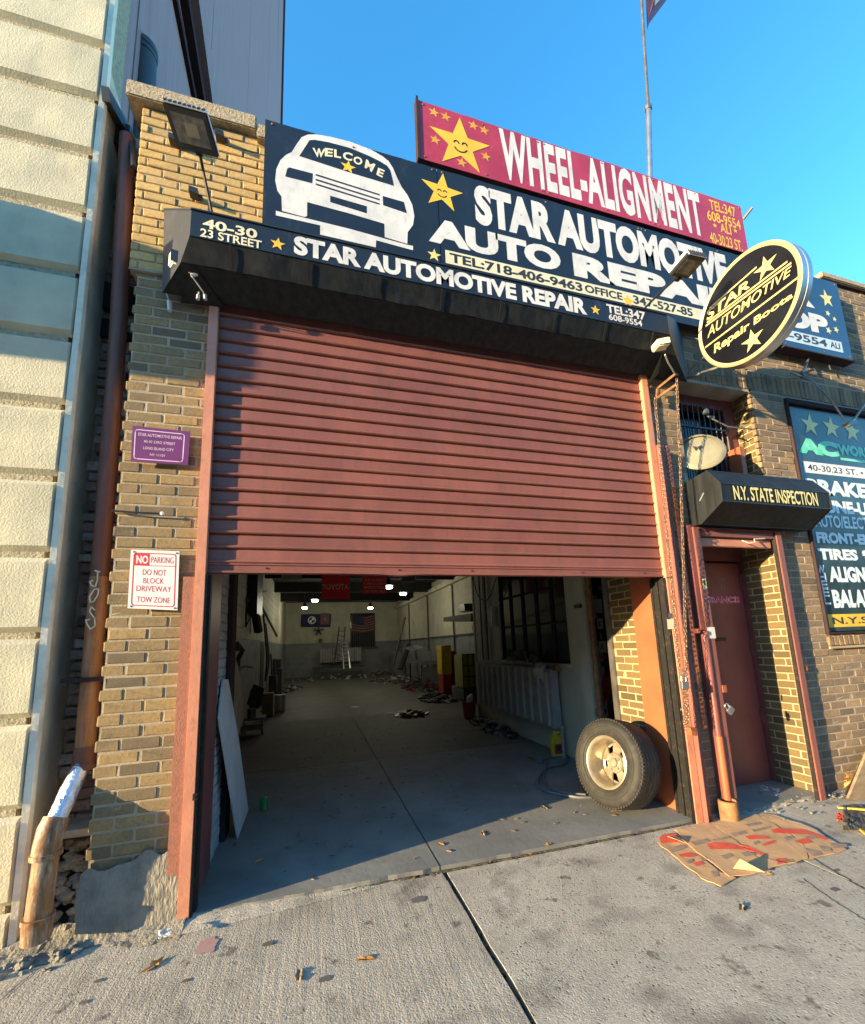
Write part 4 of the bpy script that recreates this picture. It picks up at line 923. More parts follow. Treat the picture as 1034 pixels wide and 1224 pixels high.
# transom window with grille, dish
tw = thing('transom_window', 'dark barred window above the small awning', 'window', (4, .3, 3.5))
MB().box(3.52,4.53,.34,.36,2.9,4.04).build('pane', m_glassdark, tw)
MB().box(3.50,3.56,.22,.33,2.6,4.04).box(4.36,4.50,.22,.33,2.6,4.04).box(3.56,4.36,.22,.33,3.92,4.035).build('frame', m_maroon_d, tw)
for i in range(11): MB().tube([(3.6+i*.073,.20,2.85),(3.6+i*.073,.20,3.92)], .007, 6).build('bar', m_blackp, tw, smooth=True)
for z in (3.05,3.35,3.65): MB().box(3.56,4.36,.19,.212,z,z+.02).build('cross_bar', m_blackp, tw)
MB().box(4.30,4.36,.07,.20,2.9,3.42).build('edge_strip', m_orange, tw)
for i in range(3):
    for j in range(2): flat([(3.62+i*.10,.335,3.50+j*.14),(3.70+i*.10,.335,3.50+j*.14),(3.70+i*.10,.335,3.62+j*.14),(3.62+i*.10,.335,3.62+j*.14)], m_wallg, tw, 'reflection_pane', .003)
dc = at(836.5,539.5,-.02); dd = thing('disc', 'pale round metal disc with a small black mark above the small awning', 'metal disc', dc)
mb = MB().lathe([(0,.012),(.10,.010),(.18,0),(.215,-.012),(.222,-.004),(.215,.004),(.18,.016)], dc, (-.6,-.8,.35), 40); mb.build('plate', m_dish, dd, smooth=True)
xax = Vector((.8,-.6,0)).normalized(); nn_ = Vector((-.6,-.8,.35)).normalized(); c0 = dc + nn_*.018 + Vector((0,0,.03)) - xax*.02
MB().add([c0-xax*.04+Vector((0,0,.025)), c0+Vector((0,0,.008)), c0-xax*.015-Vector((0,0,.03)), c0+xax*.04+Vector((0,0,.02)), c0+xax*.02-Vector((0,0,.035))], [(0,1,2),(1,3,4)]).build('mark', m_ink, dd, recalc=False)
MB().tube([(3.9,-.02,3.9) if 0 else dc+Vector((0,.02,.0)), dc+Vector((.0,.22,.02))], .014, 8).build('arm', m_steel, dd, smooth=True)
t = MB().tube([at(838,492,.15), at(850,500,.08), at(870,510,.02), at(899,513,-.03)], .008, 6).lathe([(0,0),(.03,.01),(.03,.05),(0,.06)], at(840,494,.12), (0,-1,0), 10).lathe([(0,0),(.025,.01),(.02,.04),(0,.05)], at(848,500,.10), (1,-1,0), 10).build('cable_clips', m_steel, smooth=True); tag(t, 'grey cable with two clamps in front of the barred window', 'cable')

# AC window sign
YC = .03
ac = thing('window_sign', 'weathered black window sign listing garage services in white with three stars', 'sign', (6, YC, 2.7))
MB().box(5.0,7.4,YC+.012,.30,1.44,4.03).build('window_filler', m_trimdark, ac)
def acs(u, v):
    x = 5.03+2.37*u; z = 3.97-2.5*v; return Vector((x, YC + nz(x*2.3, z*2.6, 1, .0012), z))
rough_sheet(acs, 60, 60).build('panel', mat('dark_glossy_board', (.014,.032,.036), (.026,.052,.060), scale=5, rough=.3, dirt=(.12,.19,.24), dscale=7, dlo=.55, dhi=.75, damt=.4), ac, recalc=False)
MB().box(5.005,7.4,-.006,.022,3.975,4.028).box(5.003,5.028,-.004,.022,1.46,3.97).box(5.003,7.4,-.002,.022,1.442,1.462).build('frame', m_trimdark, ac)
m_pb = mat('pale_blue_print', (.74,.84,.88), (.60,.72,.78), scale=6, rough=.45, dirt=(.30,.36,.40), dscale=12, damt=.4, dlo=.58, dhi=.75)
def ac_t(s_, full, TL, TR, BL, m=m_pb, b=.055, h=None, nm='lettering'):
    q = tq(TL, TR, BL, YC-.002); k = len(full)/len(s_)
    x0_, x1_ = q[0].x, q[0].x+(q[1].x-q[0].x)*k; zt_, zb_ = q[0].z, q[2].z
    text(full, [Vector((x0_,YC-.002,zt_)), Vector((x1_,YC-.002,zt_)), Vector((x1_,YC-.002,zb_)), Vector((x0_,YC-.002,zb_))], m, ac, nm, bold=b)
for (x, y) in ((233,310),(438,335),(640,375)): star(at(940+x/8.16,470+y/8.16,YC-.002), .145, m_lemon, ac, .1, .40)
star(at(940+850/8.16,470+400/8.16,YC-.002), .145, m_lemon, ac, .1, .40)
ac_t('AC','AC',(951.5,523),(1000,528),(954,541), m_green, .085); ac_t('WOR','WORK',(1000,530),(1031.5,535),(1002,543), m_green, .06)
zu = at(1004,547,YC).z; flat([(at(1004,547,YC).x,YC-.002,zu),(7.1,YC-.002,zu),(7.1,YC-.002,zu-.03),(at(1004,547,YC).x,YC-.002,zu-.03)], m_green, ac, 'underline')
zq1, zq2 = at(959,551,YC).z, at(960,564.5,YC).z; xq1 = at(959,551,YC).x
flat([(xq1,YC-.002,zq1),(7.25,YC-.002,zq1),(7.25,YC-.002,zq2),(xq1,YC-.002,zq2)], m_signwhite, ac, 'address_band', .002)
text('40-30.23 ST. • TEL 347-527-85', [Vector((xq1+.06,YC-.002,zq1-.03)), Vector((7.15,YC-.002,zq1-.03)), Vector((7.15,YC-.002,zq2+.03)), Vector((xq1+.06,YC-.002,zq2+.03))], m_ink, ac, lift=.005, bold=.01)
ac_t('BRAKE','BRAKES',(962,571),(1032,578.5),(964.5,590)); ac_t('TUNE-U','TUNE-UP',(974,597),(1034,601),(977,612)); ac_t('AUTO/ELECT','AUTO/ELECTRIC',(972,615.5),(1034,618),(974,629.5), b=.025)
ac_t('FRONT-E','FRONT-END',(974.7,636),(1034,638),(976.4,649)); ac_t('TIRES&','TIRES & FIX',(977,655.5),(1030,657),(979.5,669)); ac_t('ALIGN','ALIGNMENT',(989,678),(1035,677),(992,696)); ac_t('BALA','BALANCE',(993.5,705.5),(1033,704),(997,727))
for i, ch in enumerate('WHEEL'):
    q = at(981+i*1.7, 681+i*9.2, YC); w_ = .055; text(ch, [q+Vector((-w_,-.002,.05)), q+Vector((w_,-.002,.05)), q+Vector((w_,-.002,-.04)), q+Vector((-w_,-.002,-.04))], m_pb, ac, bold=.03)
zb1, zb2 = at(989,734.5,YC).z, at(991,750,YC).z; xb1 = at(989.5,740,YC).x
flat([(xb1,YC-.002,zb1),(7.2,YC-.002,zb1),(7.2,YC-.002,zb2),(xb1,YC-.002,zb2)], m_yellow, ac, 'inspection_band', .002)
text('N.Y.S INSPECTION', [Vector((xb1+.06,YC-.002,zb1-.03)), Vector((7.1,YC-.002,zb1-.03)), Vector((7.1,YC-.002,zb2+.03)), Vector((xb1+.06,YC-.002,zb2+.03))], m_ink, ac, lift=.005, bold=.02)
# torn wire cluster above it
t = MB().tube([at(958,452,-.06), at(962,440,-.10), at(968,425,-.02)], .012, 6).tube([at(986,424,-.02), at(993,442,-.04)], .006, 5).tube([at(955,449,-.06),at(972,456,-.2),at(995,480,-.3),at(1010,503,-.32)], .009, 6).tube([at(1034,482,-.2),at(1022,500,-.28),at(1012,508,-.32)], .012, 6).obox(at(1016,507,-.33), (.07,0,.02),(0,.03,0),(0,0,.02)).obox(at(960,446,-.08),(.03,0,.02),(0,.02,0),(-.01,0,.03)).tube([at(958,450,-.08),at(945,445,-.12)],.012,6).tube([at(962,446,-.08),at(973,441,-.16)],.014,6).build('lamp_bracket', m_steel, smooth=True); tag(t, 'broken lamp bracket with loose wires on the wall above the window sign', 'bracket')
t = MB().tube([at(822,447,-.01),at(880,450,-.012),at(955,453,-.012)], .006, 5).build('wall_cable', m_steel, smooth=True); tag(t, 'thin cable running along the brick wall under the oval sign', 'cable')

# ================================================================== LEFT CREAM BUILDING
lb = thing('cream_building', 'cream rusticated corner of the neighbouring building at the left edge', 'building', (-3, 0, 0))
CXX = -1.545
MB().box(-9, CXX-.02, .03, .385, -.2, 20).build('wall', m_groove, lb)
k = 0; z = .66-.485*2+.0
while z < 19:
    z0_, z1_ = max(z+.019, -.15), z+.485-.019
    def bf(u, v, z0_=z0_, z1_=z1_):
        x = -6.0 + (CXX-(-6.0))*u; zz = z0_+(z1_-z0_)*v
        e = min(u and (1-u)*60 or 9, v*14, (1-v)*14, 1)
        return Vector((x, .028 - .030*max(0,min(1,e)) + nz(x*5, zz*5, 1, .004), zz))
    if z < 8:
        mb = MB(); us = [0,.3,.5,.62,.7,.76,.8,.84,.87,.90,.92,.94,.955,.97,.98,.99,.996,1]; vs2 = [0,.03,.07,.2,.4,.6,.8,.93,.97,1]
        P = []
        for v in vs2:
            for u in us:
                x = -6+(CXX+.02+6)*u; zz = z0_+(z1_-z0_)*v; e = min(v/.07, (1-v)/.07, 1, (1-u)/.003)
                P.append(Vector((x + (nz(zz*25,3,1,.012) if u == 1 else 0), .030 - .032*max(0,e) + nz(x*5,zz*5,1,.004), zz)))
        nu = len(us); mb.add(P, [(j*nu+i, j*nu+i+1, (j+1)*nu+i+1, (j+1)*nu+i) for j in range(len(vs2)-1) for i in range(nu-1)])
        mb.build('stone_block', m_stone, lb, recalc=False)
    else: MB().box(-6, CXX, -.002, .03, z0_, z1_).build('stone_block', m_stone, lb, bevel=.01)
    z += .485
# smooth return: a rounded margin then a flat return into the slot
def ret(u, v):
    z = -.15 + 20.0*v; prof_ = [(CXX+.018,.006),(CXX+.050,.012),(CXX+.0505,.055),(CXX+.036,.056)]
    i = round(u*3); x, y = prof_[i]; return Vector((x + nz(z*2, 1, 1, .004), y, z))
rough_sheet(ret, 3, 160).build('corner_margin', m_stone2, lb, recalc=False)
def ret2(u, v):
    z = -.15 + 20.0*v; return Vector((CXX+.062 + .075*u, .18+.17*u + nz(z*2, 1, 1, .003), z))
MB().add([(CXX+.038,.054,-.15),(CXX+.008,.385,-.15),(CXX+.008,.385,5.9),(CXX+.038,.054,5.9)],[(0,1,2,3)]).build('corner_return', mat('dirty_render', (.62,.55,.40), (.46,.41,.31), scale=6, stretch=(1,1,.4), rough=.9, dirt=(.26,.22,.17), dscale=3, damt=.6, bump=.004, bscale=30), lb, recalc=False)
# the slot: old brick at its back
ob = thing('old_brickwork', 'strip of crumbling old red brick behind the drain pipe in the slot', 'brick wall', (-1.35,.35,0))
MB().box(-1.6,-1.18,.40,.6,-.1,5.75).build('wall', m_mortar, ob)
mb = MB(); R = random.Random(8); z = -.05
while z < 5.6:
    x = -1.50 + R.uniform(-.05, 0)
    while x < -1.2:
        w = R.choice((.10,.10,.2)); h = R.uniform(.050,.062); y = .385 + R.uniform(-.02,.03)
        mb.obox((x+w/2, y, z+h/2), (w/2-.005,R.uniform(-.004,.004),0), (0,.03,0), (R.uniform(-.004,.004),R.uniform(-.006,.006),h/2)); x += w+.012
    z += .073
stuff(mb.build('brick_courses', m_old, ob))
MB().box(-1.198,-1.19,.05,.40,-.1,4.16).build('pier_side', m_brick2s, ob)
# tall grey side wall behind
gb = thing('grey_building', 'tall grey clad side wall of the building behind the brick pier', 'building', (-1.6, 6, 10))
GX = -1.60
for (a, b) in ((.62, 2.9), (2.92, 6.0), (6.02, 9.6), (9.62, 14.3)):
    MB().box(GX-.3, GX, a, b, 5.4, 40).build('cladding_panel', m_siding, gb)
MB().box(GX-.3, GX-.01, .36, .62, 5.4, 40).box(GX-.3,GX-.02,.62,14.3,5.4,40).build('backing', m_siding, gb)
MB().box(GX, GX+.05, 14.25, 14.6, 5.4, 40).box(GX,GX+.03,14.65,15.0,5.4,40).build('edge_trim', m_trimdark, gb)
def dl(p1, p2): return [atx(p1[0],p1[1],GX), atx(p2[0],p2[1],GX)]
for (pa, pb_, w, d_, m) in (((207,0),(229,112),.10,.05,m_trimdark),((216,0),(235,112),.14,.10,m_trimdark),((226,0),(243,116),.5,.16,m_siding)):
    a_, b_ = dl(pa, pb_); dv = b_-a_
    MB().beam(a_-dv*.8+Vector((d_/2,0,0)), b_+dv*1.2+Vector((d_/2,0,0)), d_, w).build('ledge', m, gb)
for (y, z0_, z1_) in ((12.2, 24, 33), (11.6, 16.2, 20.5), (8.6, 12.5, 13.5)): MB().add([(GX+.004,y-.06,z1_),(GX+.004,y+.06,z1_),(GX+.004,y,z0_)],[(0,1,2)]).build('dark_stain', m_trimdark, gb, recalc=False)
MB().beam(atx(126,112,GX+.12), atx(153,160,GX+.12), .05, .09).build('base_flashing', m_darkpipe, gb)
vt = thing('vent_pipe', 'dark grey vent pipe with slanted cap rising behind the brick pier', 'vent pipe', (-1.5,.8,5.8))
va, vb_ = at(172,104,.8), at(173,62,.8)
MB().tube([va-Vector((0,0,.9)), va, vb_], .10, 20).tube([vb_-Vector((0,0,.07)), vb_+Vector((0,0,.02))], .108, 20).build('pipe', m_darkpipe, vt, smooth=True)
MB().lathe([(.112,-.02),(.108,.05),(.07,.12),(0,.15)], vb_, (0,.1,1), 20).build('cap', m_darkpipe, vt, smooth=True)
t = MB().tube([at(144,158,.3),at(150,166,.25),at(156,160,.2),at(158,175,.1),at(160,200,.05)], .018, 8).obox(at(149,168,.3),(.05,0,0),(0,.05,0),(0,0,.10)).build('junction_box', m_blackp, smooth=True); tag(t, 'small black junction box and cables at the top of the slot', 'junction box')

# drain pipe
dp = thing('drain_pipe', 'rusty brown drain pipe in the slot between cream building and brick pier', 'drain pipe', (-1.34,.14,0))
YP = .15
def rp(x, y, Y=YP): return at(x, y, Y)
MB().tube([rp(152.5,165), rp(141,400), rp(119.5,690)], .052, 20).build('upper_pipe', m_rustpipe2, dp, smooth=True)
MB().tube([rp(119.5,690), rp(105,860), rp(101.5,905)], [.053,.054,.052], 20).build('middle_pipe', m_rustpipe, dp, smooth=True)
MB().tube([rp(104,893), rp(101,917,.14)], .064, 20).tube([rp(102,914,.14), rp(100.5,922,.13)], .070, 20).build('collar', m_rustpipe2, dp, smooth=True)
MB().tube([rp(98,916,.12), rp(82,948,.02), rp(66,983,-.06)], [.046,.048,.046], 18).build('silver_elbow', m_foil, dp, smooth=True)
MB().tube([rp(68,977,-.05), rp(62,990,-.07), rp(57,1008,-.08), rp(55,1022,-.08)], [.060,.064,.062,.064], 20).tube([rp(55.5,1018,-.08), rp(55,1024,-.08)], .070, 20).build('socket', m_lowpipe, dp, smooth=True)
MB().tube([rp(56,1020,-.08), rp(45,1100,-.08)], .056, 20).build('lower_pipe', m_lowpipe, dp, smooth=True)
MB().tube([rp(46,1094,-.08), rp(45.3,1100,-.08)], .070, 20).tube([rp(45.3,1099,-.08), rp(43,1124,-.08)], [.066,.062], 20).build('end_socket', m_lowpipe, dp, smooth=True)
MB().box(-1.45,-1.20,.09,.38,1.345,1.37).build('clamp', m_trimdark, dp)
strokes([[atx(0,0,0)*0 + rp(113.5,682,.085), rp(119.5,683.5,.085)], [rp(116.8,683,.085), rp(116.5,693,.085), rp(114,701,.085), rp(109.5,700,.085), rp(107,695,.085), rp(111,694,.085)],
         [rp(118,704,.085), rp(113,704,.085), rp(107,713,.085), rp(108,720,.085), rp(112,719,.085), rp(117,711,.085), rp(118,704,.085)],
         [rp(113,729,.085), rp(109,725,.085), rp(107,731,.085), rp(113,739,.085), rp(114,748,.085), rp(108,752,.085), rp(104,746,.085), rp(102.5,741,.085), rp(107,740.5,.085)]], .0075, m_cream, dp, 'graffiti_print', .0)
t = MB().box(-1.50,-1.20,.12,.40,.46,.50).build('slot_ledge', m_mortar2); tag(t, 'grey cement ledge behind the silver elbow of the drain pipe', 'ledge')
# rubble at the foot
mb = MB(); R = random.Random(21)
def rock(mb, c, s, R):
    bm = bmesh.new(); bmesh.ops.create_icosphere(bm, subdivisions=1, radius=1); P = [Vector((v.co.x*s*R.uniform(.7,1.3), v.co.y*s*R.uniform(.6,1.1), v.co.z*s*R.uniform(.45,.9))) + Vector(c) for v in bm.verts]
    mb.add(P, [tuple(v.index for v in f.verts) for f in bm.faces]); bm.free()
for i in range(150):
    x = R.uniform(-1.54,-1.19); z = R.uniform(-.08,.44); rock(mb, (x, .06 + z*.55 + R.uniform(-.03,.06), z), R.uniform(.02,.055), R)
for i in range(150):
    x = R.uniform(-1.9,-1.15); rock(mb, (x, R.uniform(-.16,.06)-.04, ZS+R.uniform(-.01,.015)), R.uniform(.008,.028), R)
stuff(tag(mb.build('rubble', m_parge), 'broken mortar rubble at the foot of the drain pipe', 'rubble'))
def cm(u, v):
    x = -2.3 + 1.62*u; y = .06 - (.20 + .05*math.sin(x*7)+nz(x*6,1,1,.05))*(1-v); return Vector((x, y, ZS + .001 + .075*v*v + nz(x*14, y*14, 1, .008) + nz(x*40,y*40,1,.004)))
struct(rough_sheet(cm, 90, 10).build('cement_kerb', m_parge, recalc=False))

# ================================================================== WALL SIGNS ON THE PIER
def plate(name, label, px4, Y, m, cat='sign'):
    t = thing(name, label, cat, (at(*px4[0],Y)+at(*px4[2],Y))/2)
    a, b, c, d_ = [at(*p, Y) for p in px4]
    MB().prism([a,b,c,d_], (0,.004,0)).build('plate', m, t); return t, (a,b,c,d_)
np_, (a, b, c, d_) = plate('no_parking_sign', 'white metal sign with red lettering on the brick pier', [(156.5,657),(214.5,659),(212,729.5),(152.5,727)], -.012, m_signwhite)
def bil(q, u, v): return q[0]*(1-u)*(1-v)+q[1]*u*(1-v)+q[2]*u*v+q[3]*(1-u)*v
NQ = (a,b,c,d_)
def border(Q, parent, m, u0, v0, u1, v1, w, nm='border_print', lift=.002, r=.06):
    asp = (Q[1]-Q[0]).length/(Q[3]-Q[0]).length; pts = []
    for (cx, cy_, a0) in ((u1-r, v0+r*asp, -90), (u1-r, v1-r*asp, 0), (u0+r, v1-r*asp, 90), (u0+r, v0+r*asp, 180)):
        for k in range(5):
            an = math.radians(a0+90*k/4); pts.append(bil(Q, cx+r*math.cos(an), cy_+r*asp*math.sin(an)))
    strokes([pts+[pts[0]]], w, m, parent, nm, lift)
border(NQ, np_, m_red, .07, .055, .93, .945, .006)
strokes([[bil(NQ,.07,.265), bil(NQ,.93,.265)]], .004, m_red, np_, 'border_print', .002)
flat([bil(NQ,.08,.065), bil(NQ,.385,.065), bil(NQ,.385,.262), bil(NQ,.08,.262)], m_red, np_, 'red_field', .002)
def nt_(s_, u0, v0, u1, v1, m=m_red, b=.0, Q=NQ, P=np_): text(s_, [bil(Q,u0,v0), bil(Q,u1,v0), bil(Q,u1,v1), bil(Q,u0,v1)], m, P, bold=b, lift=.0022)
nt_('NO', .12,.095,.36,.235, m_signwhite, .03); nt_('PARKING', .42,.11,.88,.215, m_red, -.005)
nt_('DO NOT', .26,.33,.74,.43); nt_('BLOCK', .28,.475,.70,.57); nt_('DRIVEWAY', .15,.61,.86,.705); nt_('TOW ZONE', .17,.795,.84,.89)
for u, v in ((.06,.035),(.94,.035),(.06,.965),(.94,.965)): MB().lathe([(0,.004),(.005,.003),(.006,0)], bil(NQ,u,v), (0,-1,0), 10).build('screw', m_steel, np_, smooth=True)
pp_, (a, b, c, d_) = plate('address_sign', 'purple address plate with white border on the brick pier', [(158.7,508.6),(227.5,515.8),(224.5,556),(156.3,551.3)], -.014, m_purple)
PQ = (a,b,c,d_); m_pk = mat('pink_print', (.75,.55,.68), rough=.5)
border(PQ, pp_, m_pk, .05, .10, .90, .92, .006, r=.05)
for s_, u0, v0, u1, v1 in (('STAR AUTOMOTIVE REPAIR',.10,.185,.86,.27),('40-30 23RD STREET',.20,.375,.75,.45),('LONG ISLAND CITY',.20,.56,.73,.635),('NY 11101',.32,.74,.58,.81)): nt_(s_, u0, v0, u1, v1, m_pk, .01, PQ, pp_)
kn = thing('wall_cable', 'short dark cable ending in a round white knob on the brick pier', 'cable', at(195,614,-.01))
MB().tube([at(134,610.5,-.0), at(160,612.5,-.008), at(192,614,-.012)], .007, 6).build('cable', m_blackp, kn, smooth=True)
MB().lathe([(0,.014),(.011,.012),(.013,0)], at(194,614,-.008), (0,-1,0), 12).build('knob', m_signwhite, kn, smooth=True)

# ================================================================== FLOODLIGHTS, CAMERAS
def flood(name, label, cpx, Y, wx, wy, tiltz, arm, m_face):
    t = thing(name, label, 'floodlight', at(*cpx, Y)); c = at(*cpx, Y)
    X, Yv = Vector(wx), Vector(wy); Nn = X.cross(Yv).normalized()
    if Nn.z > 0: Nn = -Nn
    hx, hy = X/2, Yv/2
    MB().obox(c, hx, hy, Nn*.016).build('housing', m_blackp, t, bevel=.008)
    MB().obox(c+Nn*.017, hx*.76, hy*.66, Nn*.003).build('glass', m_lampglass, t)
    MB().obox(c+Nn*.021+hx*.05, hx*.30, hy*.30, Nn*.002).build('led_plate', m_dish, t)
    MB().obox(c - Nn*.034, hx*.97, hy*.97, Nn*.014).obox(c - Nn*.012 - hy*1.03, hx*.97, hy*.03, Nn*.028).build('rim', m_face, t)
    mb = MB()
    for k in range(9): mb.obox(c - Nn*.012 - hy*1.09 + hx*(-.86+1.72*k/8), hx*.035, hy*.05, Nn*.026)
    mb.build('cooling_fins', m_blackp, t)
    pts = [at(*p, y_) for p, y_ in arm]
    MB().tube(pts, .010, 8).obox(pts[0], (.02,0,0), (0,.02,0), (0,0,.03)).build('arm', m_blackp if m_face is m_signwhite else m_alu, t, smooth=True); return t
# left: hangs out above the awning
fx = at(252,162,-.5)-at(206,147,-.5)
flood('floodlight', 'square floodlight on a thin arm above the left end of the big awning', (229.5,156), -.50, (.25,-.01,-.01), (.045,.17,-.10), 0, [((238,178),-.42),((243,205),-.30),((253,253),-.19)], m_signwhite)
flood('floodlight', 'square floodlight on an arm in front of the black sign, right side', (822,318), -.60, (.20,.0,.01), (-.03,.17,-.05), 0, [((810,331),-.5),((790,349),-.42),((766,373),-.28)], m_signwhite)
def seccam(name, label, c, parts):
    t = thing(name, label, 'camera', c); return t
c1 = at(212,311,-.16)
sc = thing('security_camera', 'small square black lamp with white rim on the left end of the awning', 'lamp', c1)
MB().obox(c1, (.045,0,-.006), (-.02,.03,0), (0,0,.055)).build('housing', m_signwhite, sc, bevel=.01)
MB().obox(c1+Vector((.005,-.033,0)), (.036,0,-.004), (0,.003,0), (0,0,.042)).build('glass', m_blackp, sc)
MB().tube([at(220,316,-.17), at(230,331,-.19), at(243,349,-.12), at(246,358,-.08)], .005, 6).tube([at(238,345,-.1), at(237,356,-.1)], .005, 6).tube([at(237,353,-.1),at(236.5,358,-.1)], .012, 8).tube([at(245,352,-.1),at(245.5,358,-.1)],.012,8).tube([at(228,329,-.19),at(236,328,-.19)],.012,8).build('cable', m_cable, sc, smooth=True)
t = MB().tube([at(208,324,-.01), at(197,330,-.01), at(197,345,-.01), at(202,360,-.01)], .004, 6).tube([at(202,360,-.01),at(203,372,-.01)], .014, 8).build('hanging_plug', m_cable, smooth=True); tag(t, 'white plug hanging on a thin wire below the awning on the pier', 'plug')
c2 = at(790,412,-.34)
s2 = thing('security_camera', 'cream security camera under the right front corner of the big awning', 'camera', c2)
MB().obox(c2, (.055,-.02,.008), (.01,.05,0), (-.004,0,.034)).build('housing', m_cream, s2, bevel=.010)
MB().obox(c2+Vector((.02,-.052,-.002)), (.034,-.010,.004), (0,.004,0), (0,0,.024)).build('glass', m_blackp, s2)
MB().tube([at(795,424,-.32), at(799,434,-.26), at(804,442,-.2), at(806,446,-.15)], .007, 6).tube([at(795,418,-.3), at(797,405,-.3)], .008, 6).build('cable', m_cable, s2, smooth=True)
for i, (p, lab) in enumerate((((208,168),'small black wall bracket half hidden beside the left floodlight'),((263,163),'small black wall bracket right of the left floodlight'),((232,231),'small black wall bracket below the left floodlight'))):
    c_ = at(*p, -.03); t = MB().obox(c_, (.03,0,-.005), (0,.03,0), (0,0,.022)).obox(c_+Vector((.035,.01,-.01)), (.02,0,0), (0,.01,0), (0,0,.012)).build('wall_bracket', m_blackp); tag(t, lab, 'bracket')

# ================================================================== FLAGPOLE
fp = thing('flagpole', 'thin grey flagpole behind the red sign, with the corner of a flag', 'flagpole', (4.6,1,5.7))
b0, b1 = at(777.5,235,1.0), at(773.6,-40,1.0)
bm_ = at(775.2,132,1.0)
MB().tube([b0-Vector((0,0,2)), b0, bm_], .040, 10).build('lower_pole', m_alu, fp, smooth=True); MB().tube([bm_, b1+Vector((0,0,2))], .022, 8).tube([bm_, bm_+Vector((0,0,.07))], .05, 8).build('upper_pole', m_steel, fp, smooth=True)
m_fl1 = mat('flag_dark', (.10,.03,.06), (.16,.04,.07), rough=.8); m_fl2 = mat('flag_purple', (.20,.12,.22), rough=.8)
flat([at(773.5,36,.99), at(776,28,1.1), at(797,0,1.3), at(806,-14,1.3), at(771,-14,.99), at(772,0,.99)], m_fl2, fp, 'flag', .0)
flat([at(773.5,35,.97), at(774.5,22,.98), at(780,6,.98), at(784,-10,1.0), at(771,-14,.97), at(772,0,.97)], m_fl1, fp, 'flag_stripe', .0)
flat([at(782,8,1.05), at(792,-4,1.1), at(796,-12,1.1), at(783,-12,1.05)], m_paper, fp, 'flag_stripe', .03)
t = MB().tube([at(888,262,.2), at(899,248,.1)], .02, 6).build('sign_stay', m_steel, smooth=True); tag(t, 'short dark rod sticking up beside the right end of the red sign', 'rod')
# the neighbour's awning, just outside the frame on the left: it throws the shade on the cream wall and the pier
nb = thing('awning', 'black box awning on the cream building', 'awning', (-3.9, -.4, 4.3))
ax1 = -3.55; pz0, pz1 = 4.10-.0, 4.93
MB().box(-7.2, ax1, -.80, .0, 3.915, 4.79).build('box', m_black, nb)

# ================================================================== WHEEL
wh = thing('wheel', 'old car wheel with a beige alloy rim leaning against the right side of the opening', 'wheel', (2.72, .42, 0))
az, tl = D2R(190), D2R(12)
AX = Vector((math.cos(az)*math.cos(tl), math.sin(az)*math.cos(tl), math.sin(tl)))
RT, WT = .372, .28
WC = Vector((2.625, .38, RT*math.cos(tl) + WT/2*math.sin(tl) - .012))
def al(p): return p
# profile along the axle (h>0 towards the face one sees)
tp = [(.215,.108),(.232,.126),(.275,.138),(.318,.136),(.345,.124),(.358,.107),(.366,.094)]
tread = []
for i, h in enumerate((.078,.050,.048,.040,.038,.012,.010,.002,0,-.002,-.010,-.012,-.038,-.040,-.048,-.050,-.078)):
    pass
gro = [.078,.052,.050,.043,.041,.016,.014,.007,.005,-.005,-.007,-.014,-.016,-.041,-.043,-.050,-.052,-.078]
tr = [(.369,.092)]
for (a_, b_) in ((.062,.053),(.019,.010),(-.024,-.033),(-.064,-.073)):
    tr += [(.372,a_+.001),(.372,a_),(.360,a_-.001),(.360,b_+.001),(.372,b_),(.372,b_-.001)]
tr += [(.369,-.092)]
tyre_prof = tp + tr + [(r, -h) for r, h in reversed(tp)] + [(.208,-.09),(.21,0),(.208,.09),(.215,.108)]
MB().lathe(tyre_prof, WC, AX, 96).build('tyre', m_rubber, wh, smooth=True)
# shoulder tread blocks and raised sidewall bands
mb = MB(); X = AX.cross(Vector((0,0,1))).normalized(); Yv = AX.cross(X)
for k in range(76):
    a = 2*math.pi*k/76; d = X*math.cos(a)+Yv*math.sin(a); tt = AX.cross(d)
    mb.obox(WC + d*.3635 + AX*.090, tt*.0095, d*.0065, AX*.018); mb.obox(WC + d*.3635 - AX*.090, tt*.0095, d*.0065, AX*.018)
    mb.obox(WC + d*.3715 + AX*.030, tt*.0012+AX*.006, d*.0015, AX*.012) if k % 1 == 0 else None
stuff(mb.build('tread_blocks', m_rubber, wh))
MB().lathe([(.296,.137),(.297,.140),(.304,.140),(.305,.137)], WC, AX, 72).lathe([(.245,.131),(.246,.135),(.251,.135),(.252,.132)], WC, AX, 72).build('sidewall_band', m_rubber, wh, smooth=True)
mb = MB(); R = random.Random(2)
for a0, n_l in ((20,14),(150,10),(215,12),(300,9)):
    for k in range(n_l):
        a = math.radians(a0+k*4.2); d = X*math.cos(a)+Yv*math.sin(a); tt = AX.cross(d)
        mb.obox(WC + d*.276 + AX*.1385, tt*.0016, d*R.uniform(.006,.012), AX*.0015); mb.obox(WC + d*(.276+R.choice((-.008,.008))) + AX*.1385, tt*.006, d*.0012, AX*.0015)
mb.build('sidewall_lettering', m_rubber, wh)
MB().lathe([(.219,.112),(.222,.121),(.212,.126),(.200,.120),(.190,.100),(.184,.02),(.176,-.030),(.172,-.045),(.158,-.052)], WC, AX, 72).build('rim', m_rim, wh, smooth=True)
